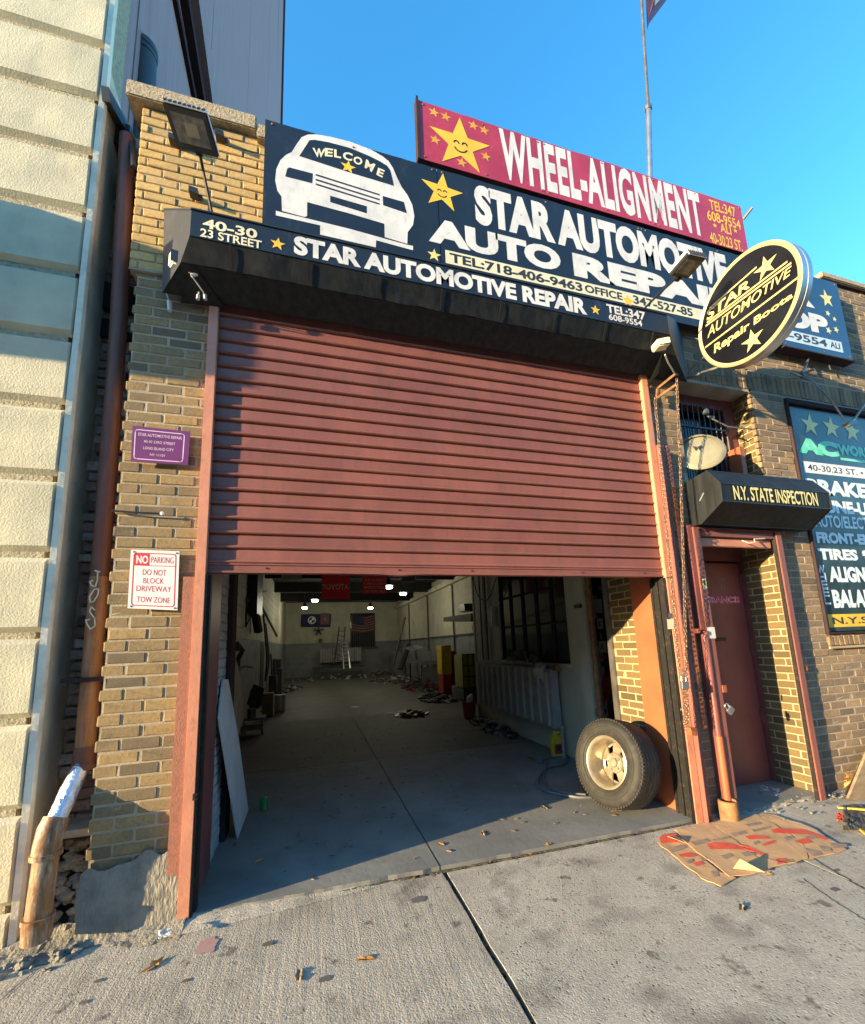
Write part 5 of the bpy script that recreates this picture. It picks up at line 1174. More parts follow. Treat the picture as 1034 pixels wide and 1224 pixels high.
# five wide spokes with windows
mb = MB()
for k in range(5):
    a = 2*math.pi*k/5 + .9; P = []
    for s_, r in ((-.40,.175),(-.32,.10),(-.30,.055),(.30,.055),(.32,.10),(.40,.175)):
        aa = a+s_*(1 if r > .15 else 1.15 if r > .08 else 2.0); d = X*math.cos(aa)+Yv*math.sin(aa); P.append(WC + d*r + AX*(-.030 if r > .15 else -.002 if r > .08 else .006))
    mb.prism(P, -AX*.022)
mb.build('spokes', m_rim, wh, bevel=.003)
MB().lathe([(.088,-.03),(.088,.0),(.080,.010),(.042,.012),(.040,.030),(.034,.036),(0,.038)], WC, AX, 40).build('hub_cap', m_rim, wh, smooth=True)
mb = MB()
for k in range(5):
    a = 2*math.pi*k/5 + .0; d = X*math.cos(a)+Yv*math.sin(a); mb.lathe([(.011,.008),(.011,.022),(.007,.027),(0,.027)], WC + d*.062, AX, 6)
mb.build('lug_nuts', m_alu, wh)
MB().lathe([(.17,-.05),(.17,-.09),(.03,-.09)], WC, AX, 40).build('brake_backing', m_blackp, wh)

# ================================================================== THINGS NEAR THE OPENING
bo = thing('jug', 'yellow plastic antifreeze jug on the floor by the radiator end', 'plastic jug', at(666,905,1.72))
c = atz(667,905,.0)
MB().box(c.x-.085, c.x+.085, c.y-.05, c.y+.05, 0, .27).build('body', m_yelbox, bo, bevel=.025)
MB().tube([(c.x-.03,c.y,.26),(c.x-.03,c.y,.325)], .022, 12).build('cap', m_yelbox, bo, smooth=True)
MB().tube([(c.x+.0,c.y,.27),(c.x+.03,c.y,.31),(c.x+.075,c.y,.29),(c.x+.08,c.y,.22)], .012, 8).build('handle', m_yelbox, bo, smooth=True)
flat([(c.x-.065,c.y-.05,.05),(c.x+.04,c.y-.05,.05),(c.x+.04,c.y-.05,.17),(c.x-.065,c.y-.05,.17)], m_redbox, bo, 'label_print', .003)
flat([(c.x-.04,c.y-.05,.09),(c.x+.01,c.y-.05,.08),(c.x+.02,c.y-.05,.14),(c.x-.03,c.y-.05,.15)], m_ink, bo, 'label_mark', .006)
ho = thing('hose', 'grey rubber hose looping on the floor beside the wheel', 'hose', (2.4, 1.3, 0))
def hz(x, y): p = atz(x, y, .014); return p
def smoothp(pts, n=6):
    out = []
    for i in range(len(pts)-1):
        p0, p1, p2, p3 = pts[max(i-1,0)], pts[i], pts[i+1], pts[min(i+2,len(pts)-1)]
        for k in range(n):
            t_ = k/n; out.append(.5*((2*p1)+(p2-p0)*t_+(2*p0-5*p1+4*p2-p3)*t_*t_+(-p0+3*p1-3*p2+p3)*t_**3))
    return out+[pts[-1]]
MB().tube(smoothp([hz(632,904), hz(645,908), hz(665,905), hz(680,906), hz(672,914), hz(655,918), hz(645,928), hz(643,938), hz(650,945), hz(668,949), hz(690,953), hz(712,953)]), .013, 8).tube(smoothp([hz(640,910), hz(652,912), hz(650,925), hz(652,936), hz(662,944), hz(680,948), hz(700,950)]), .012, 8).build('tube', m_hose, ho, smooth=True)

wbd = thing('board', 'tall white speckled board leaning just inside the left of the opening', 'board', (-.6, 1.2, 0))
B0, B1 = Vector((-.56,.98,.0)), Vector((-.545,1.50,.0)); T0, T1 = Vector((-.70,.99,1.02)), Vector((-.70,1.50,1.25))
tb = [B0, B1+Vector((0,.0,.12)), at(272,815,1.45), at(267,812,1.2), at(262,862,1.0)]
m_bd = mat('speckled_board', (.60,.62,.62), (.50,.52,.53), rough=.6, dirt=(.05,.06,.08), dscale=26, dlo=.66, dhi=.70, damt=.9)
MB().prism([B0, atx(297,968,-.545), atx(285,880,-.60), atx(273,812,-.66), atx(267,812,-.67), atx(262,858,-.655)], (-.012,0,0)).build('panel', m_bd, wbd)
t = MB().prism([atx(284,880,-.75), atx(291,862,-.75), atx(290,815,-.80), atx(283,790,-.80), atx(276,800,-.76)], (-.012,0,0)).build('tan_board', mat('tan_board', (.40,.36,.26), rough=.8)); tag(t, 'tan board standing behind the white speckled board', 'board')
t = MB().tube([(-.42,1.5,.02),(-.42,1.5,.12),(-.42,1.5,.13)], [.035,.035,.015], 12).build('green_bottle', m_greenp, smooth=True); tag(t, 'small green plastic bottle beside the white board', 'bottle')

cbx = [(785,1006),(795,1000),(830,986),(905,974),(927,975),(975,992),(1012,1016),(965,1028),(945,1034),(905,1044),(880,1052),(862,1060),(845,1052),(825,1038),(800,1020)]
def czp(x, y, h=.008): return atz(x, y, ZS+h)
cb = thing('cardboard', 'flattened cardboard box with red and black print lying on the pavement', 'cardboard', (3, -.4, ZS))
def sheet(poly, h, name, seed, m=m_card, amp=.010):
    bm = bmesh.new(); vv = [bm.verts.new(czp(x, y, h)) for x, y in poly]; bm.faces.new(vv)
    bmesh.ops.triangulate(bm, faces=bm.faces, ngon_method='EAR_CLIP')
    bmesh.ops.subdivide_edges(bm, edges=bm.edges, cuts=5, use_grid_fill=True)
    for v in bm.verts: v.co.z += abs(nz(v.co.x*2.5+seed, v.co.y*3, 1, amp*.7)) + nz(v.co.x*19+seed, v.co.y*19, 1, .0015)
    r = bmesh.ops.extrude_face_region(bm, geom=bm.faces[:]); 
    for e in r['geom']:
        if isinstance(e, bmesh.types.BMVert): e.co.z += .004
    bmesh.ops.recalc_face_normals(bm, faces=bm.faces)
    me = bpy.data.meshes.new(name); bm.to_mesh(me); bm.free(); me.materials.append(m); return link(name, me, cb)
R = random.Random(6)
def rag(poly, n=3, a=1.6):
    out = []
    for i in range(len(poly)):
        (x0_, y0_), (x1_, y1_) = poly[i], poly[(i+1)%len(poly)]
        for k in range(n): t_ = k/n; out.append((x0_+(x1_-x0_)*t_ + (R.uniform(-a,a) if k else 0), y0_+(y1_-y0_)*t_ + (R.uniform(-a,a)*.6 if k else 0)))
    return out
sheet(rag([(786,1007),(796,1001),(812,1001),(862,1044),(880,1050),(862,1060),(846,1054),(825,1040),(803,1022)]), .006, 'panel', 1)
sheet(rag([(806,992),(850,984),(905,1025),(940,1033),(895,1046),(872,1049),(815,1003)]), .012, 'panel', 2)
sheet(rag([(850,984),(905,974),(960,1005),(966,1026),(940,1033),(905,1024)]), .009, 'panel', 3)
sheet(rag([(905,974),(927,975),(975,992),(1012,1016),(968,1028),(958,1005)]), .006, 'panel', 4)
def cp2(poly, m, h=.028, nm='print'):
    flat([czp(x, y, h) for x, y in poly], m, cb, nm, .0, (0,0,1))
# red flashes and grey print blocks, flat ink following the board
def decal(poly, m, nm):
    bm = bmesh.new(); vv = [bm.verts.new(czp(x, y, .0)) for x, y in poly]; bm.faces.new(vv)
    bmesh.ops.triangulate(bm, faces=bm.faces, ngon_method='EAR_CLIP'); bmesh.ops.subdivide_edges(bm, edges=bm.edges, cuts=3, use_grid_fill=True)
    bm.faces.ensure_lookup_table(); dep = DEP
    for v in bm.verts:
        best = ZS+.012
        for tr_ in dep:
            hit, loc, nrm, idx = tr_.ray_cast(Vector((v.co.x, v.co.y, 1)), Vector((0,0,-1)))
            if hit is not None and False: pass
            if isinstance(hit, Vector) and hit.z > best: best = hit.z
        v.co.z = best + .002
    me = bpy.data.meshes.new(nm); bm.to_mesh(me); bm.free(); me.materials.append(m); link(nm, me, cb)
from mathutils.bvhtree import BVHTree
DEP = []
for ch in cb.children:
    me = ch.data; off = Vector(WL[cb.name]) + ch.location
    DEP.append(BVHTree.FromPolygons([v.co + off for v in me.vertices], [tuple(p.vertices) for p in me.polygons]))
_o = BVHTree.ray_cast
class _T:
    def __init__(s, t): s.t = t
    def ray_cast(s, a, b): r = s.t.ray_cast(a, b); return r[0], r[1], r[2], r[3]
DEP = [_T(t_) for t_ in DEP]
def zc(x, y): return (780+x/4.136, 980+y/4.136)
for P_ in ([(270,130),(320,122),(470,140),(560,180),(555,192),(500,170),(440,160),(290,158)], [(460,92),(500,85),(570,92),(585,105),(480,108)], [(535,135),(600,112),(615,122),(560,142)], [(585,60),(620,50),(740,55),(800,75),(870,100),(860,110),(770,82),(600,75)], [(705,115),(760,100),(800,122),(740,132)], [(130,180),(180,172),(225,185),(200,195),(140,192)], [(200,222),(240,215),(262,230),(220,240)], [(35,95),(60,78),(120,78),(140,100),(110,120),(45,125)], [(610,205),(660,200),(672,218),(625,235)]):
    decal([zc(*p) for p in P_], m_cardred, 'red_print')
for P_ in ([(75,150),(150,130),(175,145),(100,170)], [(190,122),(270,105),(290,120),(215,140)], [(340,190),(385,178),(400,195),(365,208)], [(440,175),(500,165),(515,185),(460,195)], [(385,78),(455,65),(470,78),(410,92)], [(460,35),(530,20),(545,30),(480,45)], [(650,98),(690,88),(705,100),(670,115)], [(755,92),(805,85),(815,102),(775,108)], [(500,122),(525,115),(535,128),(510,137)], [(750,150),(830,165),(845,182),(800,190)], [(820,135),(880,150),(890,165),(850,168)], [(880,125),(960,130),(965,145),(900,150)], [(170,210),(195,202),(205,214),(180,226)], [(240,200),(262,195),(272,208),(250,216)], [(290,265),(325,255),(330,290),(305,295)], [(665,205),(695,205),(705,220),(680,222)], [(490,60),(580,40),(590,52),(505,70)], [(300,110),(380,95),(385,103),(310,120)]):
    decal([zc(*p) for p in P_], m_cardink, 'black_print')
f1 = [czp(876,1038,.02), czp(884,1027,.075), czp(914,1043,.02)]
MB().prism(f1, (0,-.004,.003)).build('raised_flap', mat('sunlit_card', (.62,.40,.18), (.55,.35,.16), rough=.8), cb)
MB().prism([czp(798,1000,.03), czp(812,1001,.02), czp(820,1008,.02), czp(806,1003,.05)], (0,0,.004)).build('torn_flap', m_card, cb)
bd = thing('wooden_board', 'edge of a wooden board leaning at the right edge of the pavement', 'board', (4.9,-.1,0))
MB().prism([at(1011,954,-.16), at(1040,884,-.03), at(1062,884,-.03), at(1060,965,-.16)], (.01,-.016,0)).build('panel', m_wood, bd)
MB().prism([at(1017,952,-.16)+Vector((0,.04,0)), at(1045,884,0), at(1062,884,0), at(1060,955,-.1)], (0,.01,0)).build('dark_face', m_trimdark, bd)
lt = thing('litter', 'yellow and dark rag of litter at the right edge of the pavement', 'litter', atz(1030,985,ZS))
rough_sheet(lambda u, v: atz(1008+40*u, 962+30*v, ZS+.02+.05*abs(nz(u*5,v*5,1,1))), 16, 10).build('dark_cloth', m_junk, lt, recalc=False)
MB().beam(atz(1002,965,ZS+.02), atz(1040,968,ZS+.05), .03, .01).beam(atz(1020,985,ZS+.02), atz(1036,998,ZS+.02), .012).build('yellow_strip', m_yelbox, lt)
t = rough_sheet(lambda u, v: atz(1000+19*u, 972+9*v - 2*u, ZS+.012+.03*abs(nz(u*4,v*4,1,1))), 10, 6).build('red_scrap', m_cardred, recalc=False); tag(t, 'red paper scrap lying beside the cardboard on the pavement', 'litter')

# ================================================================== LEAVES AND LITTER
def leaf_mesh(seed, s):
    R = random.Random(seed); P = []; n = 12
    for k in range(n):
        a = 2*math.pi*k/n; r = s*(1+R.uniform(-.35,.3))*(1 if k % 2 else .72)
        P.append((r*math.cos(a)*1.35, r*math.sin(a)*.7, abs(math.sin(a))*s*R.uniform(.15,.6)))
    me = bpy.data.meshes.new('leaf'); me.from_pydata(P+[(0,0,.002)], [], [(k,(k+1)%n,n) for k in range(n)]); return me
LM = [leaf_mesh(i, .5) for i in range(7)]
for me in LM: me.materials.append(m_leaf)
LMb = [leaf_mesh(i+20, .5) for i in range(5)]
for me in LMb: me.materials.append(m_leafb)
def leaf(px, size, z, label, group=None, brown=False, seed=0):
    R = random.Random(seed); o = link('leaf', (LMb if brown else LM)[seed % (5 if brown else 7)], None, atz(*px, z)+Vector((0,0,.002)), R.uniform(0,6.28))
    o.scale = (size*R.uniform(.8,1.2), size*R.uniform(.6,1), size*R.uniform(.4,.9)); tag(o, label, 'leaf', group); return o
big = [((332,1080),.075,'curled orange leaf on the joint nearest the left guide rail'),((185,1154),.07,'flat orange leaf on the pavement below the brick pier'),((438,1147),.062,'yellow elongated leaf on the left slab, right of the brown twig leaf'),((357,1168),.06,'brown curled leaf on the left slab, left of the yellow one'),
       ((583,1030),.07,'folded yellow leaf on the threshold right of the slab joint'),((497,1048),.05,'pale leaf lying in the threshold gap left of the slab joint'),((518,1043),.05,'small orange leaf just left of the slab joint'),((527,1010),.05,'yellow leaf on the sunlit strip beside the floor joint'),
       ((577,997),.05,'small orange leaf on the sunlit concrete strip'),((630,1023),.055,'flat yellow leaf at the threshold right of the folded one'),((655,1010),.05,'orange leaf at the threshold left of the cardboard'),((256,1050),.06,'reddish leaf at the foot of the left blue brick return'),((738,970),.07,'brown leaves crushed under the leaning wheel'),((650,966),.06,'brown leaf left of the wheel on the sunlit strip'),((886,1085),.05,'dark curled leaf below the cardboard'),((920,1046),.05,'greenish yellow leaf at the lower edge of the cardboard')]
for i, (p, s_, lab) in enumerate(big): leaf(p, s_*1.15, ZS if p[1] > 1012 else .0, lab, None, i in (3,12,13,14), i)
R = random.Random(31)
fl = [(400,978),(405,972),(350,977),(320,975),(418,1012),(392,1010),(395,975),(470,973),(462,977),(557,968),(632,945),(665,940),(615,940),(500,990),(360,1005),(310,1030),(330,945),(375,930),(420,950),(455,995),(540,940),(575,955),(600,980),(345,1012),(282,1010),(295,965),(440,930),(300,940),(512,930),(585,915),(560,900),(480,905),(350,900),(610,905),(530,968),(398,1023)]
for i, p in enumerate(fl): leaf(p, R.uniform(.03,.055), .003, 'small dry leaf on the shaded garage floor near the opening', 'dry leaves on the shaded garage floor', i % 3 > 0, 40+i)
mb = MB(); R = random.Random(77)
for i in range(420):
    x = R.uniform(-.6, 3.0); y = R.uniform(.1, 9); s_ = R.uniform(.003, .014); mb.obox((x,y,.005), (s_,R.uniform(-s_,s_),0), (0,s_*.6,0), (0,0,.002))
stuff(mb.build('floor_crumbs', m_leafb))
mb = MB()
for i in range(80):
    x = R.choice((R.uniform(3.2,4.7), R.uniform(4.55,4.8), R.uniform(3.6,4.5))); y = R.uniform(-.25,.35) if x > 3.5 else R.uniform(-.12,.0); s_ = R.uniform(.004,.016)
    rock(mb, (x, y if x < 4.55 else R.uniform(-.12,-.01), ZS+.012+ (.02 if y > 0 else 0)), s_, R)
stuff(tag(mb.build('gravel_litter', m_parge), 'crumbled mortar and grit around the foot of the narrow doorway', 'rubble'))
mb = MB()
for i in range(14): leaf((R.uniform(880,950), R.uniform(925,962)), R.uniform(.04,.07), ZS+.01, 'dry brown leaf blown into the narrow doorway', 'leaves blown into the narrow doorway', True, 200+i)
lc = thing('leaf_clump', 'bright orange leaf clump against the wall beside the wooden board', 'leaves', at(1020,935,-.03))
for k in range(6):
    o = link('leaf', LM[k % 7], lc, at(1018+R.uniform(-5,5), 935+R.uniform(-9,8), -.05), k*1.1); o.scale = (.06,.05,.08); o.rotation_euler = (R.uniform(-1,1), R.uniform(-1,1), k)
t = rough_sheet(lambda u, v: atz(189+16*u, 1112+10*v-3*u, ZS+.045+.02*abs(nz(u*1.5,v*1.5,1,1))), 8, 6).build('paper_scrap', m_paper, recalc=False); tag(t, 'white paper scrap at the foot of the left guide rail', 'litter')
t = rough_sheet(lambda u, v: atz(908+24*u, 938+9*v+5*u, ZS+.03+.04*abs(nz(u*5,v*4,1,1))), 8, 6).build('paper_scrap', m_bluebrick, recalc=False); tag(t, 'crumpled pale wrapper in the narrow doorway', 'litter')
# stains and paint on the pavement
def blot(c, r, m, nm='stain', lab=None, sx=1.0, sy=.5):
    c = atz(*c, ZS+.0028); P = [c + Vector((r*sx*math.cos(a)*(1+nz(math.cos(a)*2+c.x,math.sin(a)*2,1,.5)), r*sy*math.sin(a)*(1+nz(math.cos(a)*2+c.y,math.sin(a)*2,1,.5)), 0)) for a in [2*math.pi*k/28 for k in range(28)]]
    o = flat(P, m, None, nm, 0, (0,0,1)); struct(o)
m_st = mat('dark_stain', (.15,.14,.12), (.26,.24,.21), scale=30, rough=.85); m_gum = mat('old_gum', (.13,.12,.11), rough=.8)
for p, r in (((115,1105),.035),((145,1088),.02),((118,1172),.02),((222,1172),.018),((100,1198),.02),((500,1075),.05),((320,1128),.03),((955,1030),.03),((998,1063),.03),((388,1170),.03),((300,1090),.03),((1000,1040),.02),((890,1085),.03)): blot(p, r, m_gum, sy=.6)
blot((247,1130), .055, mat('faded_pink_paint', (.42,.22,.20), (.38,.28,.24), scale=30, rough=.85), sy=1.1)

m_crack = mat('crack_line', (.10,.09,.08), rough=.9); m_scr = mat('pale_scratch', (.58,.54,.46), rough=.9)
def crack(pts, w, m, seed):
    P = smoothp([atz(x, y, ZS+.0024) for x, y in pts], 10); P = [p + Vector((nz(i*.7, seed, 1, .012), nz(i*.7, seed+9, 1, .012), 0)) for i, p in enumerate(P)]
    struct(strokes([P], w, m, None, 'pavement_crack', 0, (0,0,1)))
crack([(1034,1063),(1000,1043),(965,1022)], .010, m_crack, 1); crack([(960,1050),(990,1072),(1034,1100)], .006, m_crack, 2)
crack([(668,1010),(672,1070),(690,1110),(680,1150),(652,1180)], .0022, m_scr, 3); crack([(630,985),(634,1003),(655,1012)], .0022, m_scr, 4); crack([(0,1196),(60,1150),(150,1118),(205,1112)], .006, m_crack, 5)
# ================================================================== INSIDE THE GARAGE
# lamps
for i, (x, y, z, lab) in enumerate(((.1,13,3.2,'glowing ceiling lamp above the left side of the garage, largest on the left'),(-.3,16,3.2,'glowing ceiling lamp farthest left near the end wall'),(2.6,16.4,3.2,'glowing ceiling lamp near the end wall above the flag'),(3.0,11,3.2,'glowing ceiling lamp on the right, brightest'),(2.2,9.3,3.2,'glowing ceiling lamp beside the red notice'))):
    t = thing('ceiling_lamp', lab, 'ceiling lamp', (x,y,z))
    MB().lathe([(0,-.05),(.09,-.04),(.12,.0),(.10,.04)], (x,y,z), (0,0,1), 24).build('bulb', emat('lamp_glow', (1,.96,.82), 6.0) if i == 0 else bpy.data.materials['lamp_glow'], t, smooth=True)
    MB().lathe([(.17,.051),(.08,.10),(.05,.25),(0,.26)], (x,y,z), (0,0,1), 20).tube([(x,y,z+.2),(x,y,3.85)], .012, 6).build('housing', m_blackp, t, smooth=True)
    l = bpy.data.lights.new('lamp_light', 'POINT'); l.energy = 6.5; l.color = (1,.93,.68); l.shadow_soft_size = .15; lo_ = bpy.data.objects.new('lamp_light', l); COL.objects.link(lo_); lo_.parent = t; lo_.location = (0,0,-.18)
# banners
def banner(name, label, x0, x1, z0, z1, Y, m, cat='banner', sag=.03):
    t = thing(name, label, cat, ((x0+x1)/2, Y, z0))
    rough_sheet(lambda u, v: Vector((x0+(x1-x0)*u, Y+sag*math.sin(u*9+v*3)*.5, z1+(z0-z1)*v)), 16, 8).build('cloth', m, t, recalc=False); return t
tb_ = banner('banner', 'red hanging car maker banner just inside the opening', .195, .775, 2.49, 3.1, 6.0, cloth('dark_red_cloth', (.50,.03,.025)))
m_bt = mat('banner_letter_white', (.9,.86,.8), rough=.9); text('TOYOTA', [at(384.5,698.5,5.97), at(417,698,5.97), at(417,704.5,5.97), at(384.5,704.5,5.97)], m_bt, tb_, bold=.02, lift=.02)
nb_ = banner('notice_sign', 'red notice with pale lettering hanging inside the opening', 1.04, 1.56, 2.60, 3.0, 6.0, bpy.data.materials['dark_red_cloth'], 'sign', 0)
for i, s_ in enumerate(('OUR INSURANCE', 'PROHIBITS CUSTOMERS', 'FROM ENTERING', 'THE WORK AREA')):
    y = 691.8+i*4.5; w = 12.5 if i != 1 else 14
    text(s_, [at(448-w,y,5.97), at(448+w,y,5.97), at(448+w,y+3,5.97), at(448-w,y+3,5.97)], m_bt, nb_, bold=.01)
ws_ = thing('paper_notice', 'small white notice hanging at the top right of the opening', 'notice', at(488,692,7.5)); MB().prism([at(479,684,7.5), at(497,684,7.5), at(497.5,696,7.5), at(480,697,7.5)], (0,.01,0)).build('panel', m_paper, ws_)
MB().prism([at(481.5,687,7.49), at(495.5,687,7.49), at(496,694.5,7.49), at(482,695,7.49)], (0,.005,0)).build('print', m_wallg, ws_)
t = MB().prism([at(336,686,7), at(361,686,7), at(361,692.5,7), at(336,691.5,7)], (0,.02,0)).build('white_panel', m_wallc); tag(t, 'pale strip panel at the top left of the opening', 'panel')
YK = 19.93
bf_ = thing('flag', 'dark blue flag with a round black and white car maker emblem on the end wall', 'flag', at(376,742,YK))
m_bmw = mat('navy_cloth', (.02,.03,.10), rough=.8)
MB().prism([at(360,734,YK), at(396,734,YK), at(395,749.5,YK), at(359.5,749.5,YK)], (0,.02,0)).build('cloth', m_bmw, bf_)
cb_ = at(372.8,741.3,YK-.02); 
MB().lathe([(0,.01),(.20,.01),(.20,0)], cb_, (0,-1,0), 28).build('emblem_ring', m_signwhite, bf_)
MB().lathe([(0,.02),(.155,.02),(.155,.01)], cb_, (0,-1,0), 28).build('emblem_disc', m_ink, bf_)
for q in (0, 2): flat([cb_+Vector((0,-.022,0))]+[cb_+Vector((.13*math.cos(math.pi/2*q+math.pi/2*k/6), -.022, .13*math.sin(math.pi/2*q+math.pi/2*k/6))) for k in range(7)], m_signwhite, bf_, 'emblem_quarter', .002)
po = thing('poster', 'small faded red poster beside the blue flag on the end wall', 'poster', at(389,742,YK)); MB().prism([at(383,733,YK-.03), at(394,733,YK-.03), at(393.5,746.5,YK-.03), at(383,746.5,YK-.03)], (0,.01,0)).build('sheet', mat('faded_red', (.25,.12,.10), rough=.8), po)
MB().lathe([(0,0),(.08,0)], at(388.5,740,YK-.045), (0,-1,0), 16).build('print', m_wallg, po)
us = thing('flag', 'dim striped flag hanging over the barred window on the end wall', 'flag', at(434,745,YK))
cx0, cx1, cz1, cz0 = at(420,734,YK).x, at(447,734,YK).x, at(434,734,YK).z, at(434,754,YK).z
m_sr, m_sw, m_sb = mat('stripe_red', (.14,.02,.022), rough=.8), mat('stripe_white', (.18,.15,.145), rough=.8), mat('canton_blue', (.03,.035,.07), rough=.8)
for k in range(13):
    za, zb_ = cz1+(cz0-cz1)*k/13, cz1+(cz0-cz1)*(k+1)/13
    rough_sheet(lambda u, v: Vector((cx0+(cx1-cx0)*u, YK-.02, za+(zb_-za)*v - .12*math.sin(u*math.pi))), 10, 1).build('stripe', m_sr if k % 2 == 0 else m_sw, us, recalc=False)
rough_sheet(lambda u, v: Vector((cx0+(cx1-cx0)*(.05+.5*u), YK-.035, cz1+(cz0-cz1)*(.55*v) - .12*math.sin((.05+.5*u)*math.pi))), 8, 2).build('canton', m_sb, us, recalc=False)
ww = thing('barred_window', 'dark barred window below the striped flag on the end wall', 'window', at(434,765,YK)); wz0 = at(434,773,YK).z
MB().box(cx0-.05,cx1+.05,YK+.03,YK+.06,wz0,cz1+.05).build('pane', m_glassdark, ww)
for i in range(12): MB().box(cx0+(cx1-cx0)*i/11-.012,cx0+(cx1-cx0)*i/11+.012,YK,YK+.02,wz0,cz0).build('bar', m_junk, ww)
MB().box(cx0-.1,cx1+.15,YK-.08,YK+.02,wz0-.07,wz0).build('window_sill', m_junk, ww)
r2 = thing('radiator', 'pale radiator low on the end wall behind the ladder', 'radiator', at(408,782,19.6))
for k in range(17):
    if True: x = at(383,780,19.7).x + k*.123; MB().box(x, x+.10, 19.6, 19.78, .72, 1.42).build('section', m_rad, r2)
MB().box(at(383,780,19.7).x-.4, at(435,780,19.7).x, 19.5, 19.6, .42, .52).build('rail', m_junk, r2)
def ladder(label, a0, a1, b0, b1, n, m, group=None):
    """a0,b0 feet; a1,b1 tops"""
    t = thing('ladder', label, 'ladder', (a0+b0)/2); MB().beam(a0, a1, .05).build('rail', m, t); MB().beam(b0, b1, .05).build('rail', m, t)
    for k in range(1, n): MB().beam(a0+(a1-a0)*k/n, b0+(b1-b0)*k/n, .035).build('rung', m, t)
    return t
ladder('pale aluminium ladder leaning on the end wall', at(411,800,17.2), at(408.5,764,18.2), at(418.5,799,17.2), at(414.5,764,18.2), 8, m_alu)
ladder('dark stepladder standing left of the pale ladder', at(400,792,18.6), at(405.5,749,18.8), at(409,798,18.6), at(412.5,749,18.8), 8, m_junk)
# splayed dark thing and hand marks on the end wall
fnn = thing('wall_fan', 'small dark bladed fan fixed on the end wall under the blue flag', 'fan', at(381,754,19.8))
for a in (20, 95, 160, 230, 300): c_ = at(381,754,19.8); d = Vector((math.cos(math.radians(a)),0,math.sin(math.radians(a)))); MB().beam(c_, c_+d*.26, .09, .02, up=(0,1,0)).build('blade', m_junk, fnn)
MB().obox(at(383,765.5,19.85), (.09,0,0), (0,.05,0), (0,0,.09)).build('motor', m_junk, fnn)
# pipes along the right interior wall
for i, (y, lab) in enumerate(((10.2,'vertical pipe on the right interior wall, nearest of three'),(13.4,'vertical pipe on the right interior wall, middle of three'),(16.8,'vertical pipe on the right interior wall, farthest of three'))):
    t = MB().tube([(4.50,y,1.2),(4.50,y,3.5)], .03, 8).build('wall_pipe', m_junk, smooth=True); tag(t, lab, 'pipe')
t = MB().tube([(4.48,7,1.74),(4.48,19.5,1.70)], .02, 6).build('wall_pipe', m_junk, smooth=True); tag(t, 'long horizontal pipe on the right interior wall at dado height', 'pipe')
t = MB().beam(at(470,795,15.5), at(484,738,16.2), .07).build('leaning_pole', m_junk); tag(t, 'dark pole leaning in the right half of the garage', 'pole')
t = MB().beam(at(478,800,15.5), at(488,770,15.9), .25, .15).build('tall_dark_jack', m_junk); tag(t, 'dark tall jack beside the leaning pole', 'jack')
sf = thing('shelf', 'dark shelf bracketed on the right interior wall with things on it', 'shelf', (4.2, 8.4, 2.3))
MB().prism([at(530,738,8.6), at(563,733,7.0), at(563,743,7.0), at(530,743,8.6)], (.4,.2,0)).build('board', m_junk, sf)
MB().box(3.95,4.1,7.6,8.1,2.33,2.45).box(4.05,4.3,7.9,8.3,2.33,2.55).build('stored_box', m_blackp, sf)
wk = thing('workbench', 'low grey workbench with a curled sheet on top against the right wall', 'workbench', (3.9, 12, 0))
MB().box(3.6,4.4,11.2,13.2,.78,.84).build('top', m_wallg, wk)
for x in (3.65,4.35):
    for y in (11.3,13.1): MB().box(x-.03,x+.03,y-.03,y+.03,0,.78).build('leg', m_junk, wk)
rough_sheet(lambda u, v: Vector((3.3+1.2*u, 11.2+1.2*v, 1.25+.10*math.sin(u*5)+.1*v)), 14, 8).build('curled_sheet', m_alu, wk, recalc=False)
MB().box(3.65,4.35,11.25,11.30,.2,.7).build('drawer_front', m_wallg, wk)
yc = thing('cabinet', 'yellow cabinet standing against the right wall inside', 'cabinet', (3.8,9.1,0))
MB().box(3.68,3.98,9.0,9.5,.58,1.42).build('box', m_yelbox, yc, bevel=.01); MB().box(3.7,3.96,9.02,9.48,.0,.57).build('base', m_redbox, yc)
t = MB().box(4.02,4.16,9.0,9.4,.25,1.25).build('red_cylinder_case', m_redbox, bevel=.03); tag(t, 'red upright case right of the yellow cabinet', 'case')
ib = thing('caged_tank', 'yellow green liquid tank in a dark wire cage beside the partition', 'tank', (4.1,7.6,0))
MB().box(3.75,4.35,7.4,8.1,.32,1.18).build('tank', mat('murky_yellow', (.30,.30,.06), rough=.5), ib, bevel=.03)
for x in (3.74,3.89,4.04,4.19,4.34): MB().box(x-.012,x+.012,7.38,7.395,.3,1.2).build('bar', m_blackp, ib)
for z in (.34,.62,.9,1.18): MB().box(3.73,4.36,7.365,7.38,z-.012,z+.012).build('bar', m_blackp, ib)
MB().box(3.72,4.36,7.36,8.1,.05,.30).build('pallet', m_junk, ib)
bk = thing('bucket', 'dark red bucket with white rags beside the partition end', 'bucket', (3.03,5.15,0))
MB().lathe([(0,0),(.11,0),(.14,.32),(.13,.32),(.11,.1)], (3.03,5.15,0), (0,0,1), 18).build('pail', m_redbox, bk, smooth=True); MB().obox((3.03,5.1,.38), (.05,0,.03), (0,.05,0), (0,0,.06)).build('rag', m_paper, bk)
t = MB().box(4.0,4.5,18.0,19.6,.0,.9).box(4.1,4.4,18.4,18.9,.9,1.15).build('machine_base', m_wallg); tag(t, 'grey machine against the far right corner', 'machine')
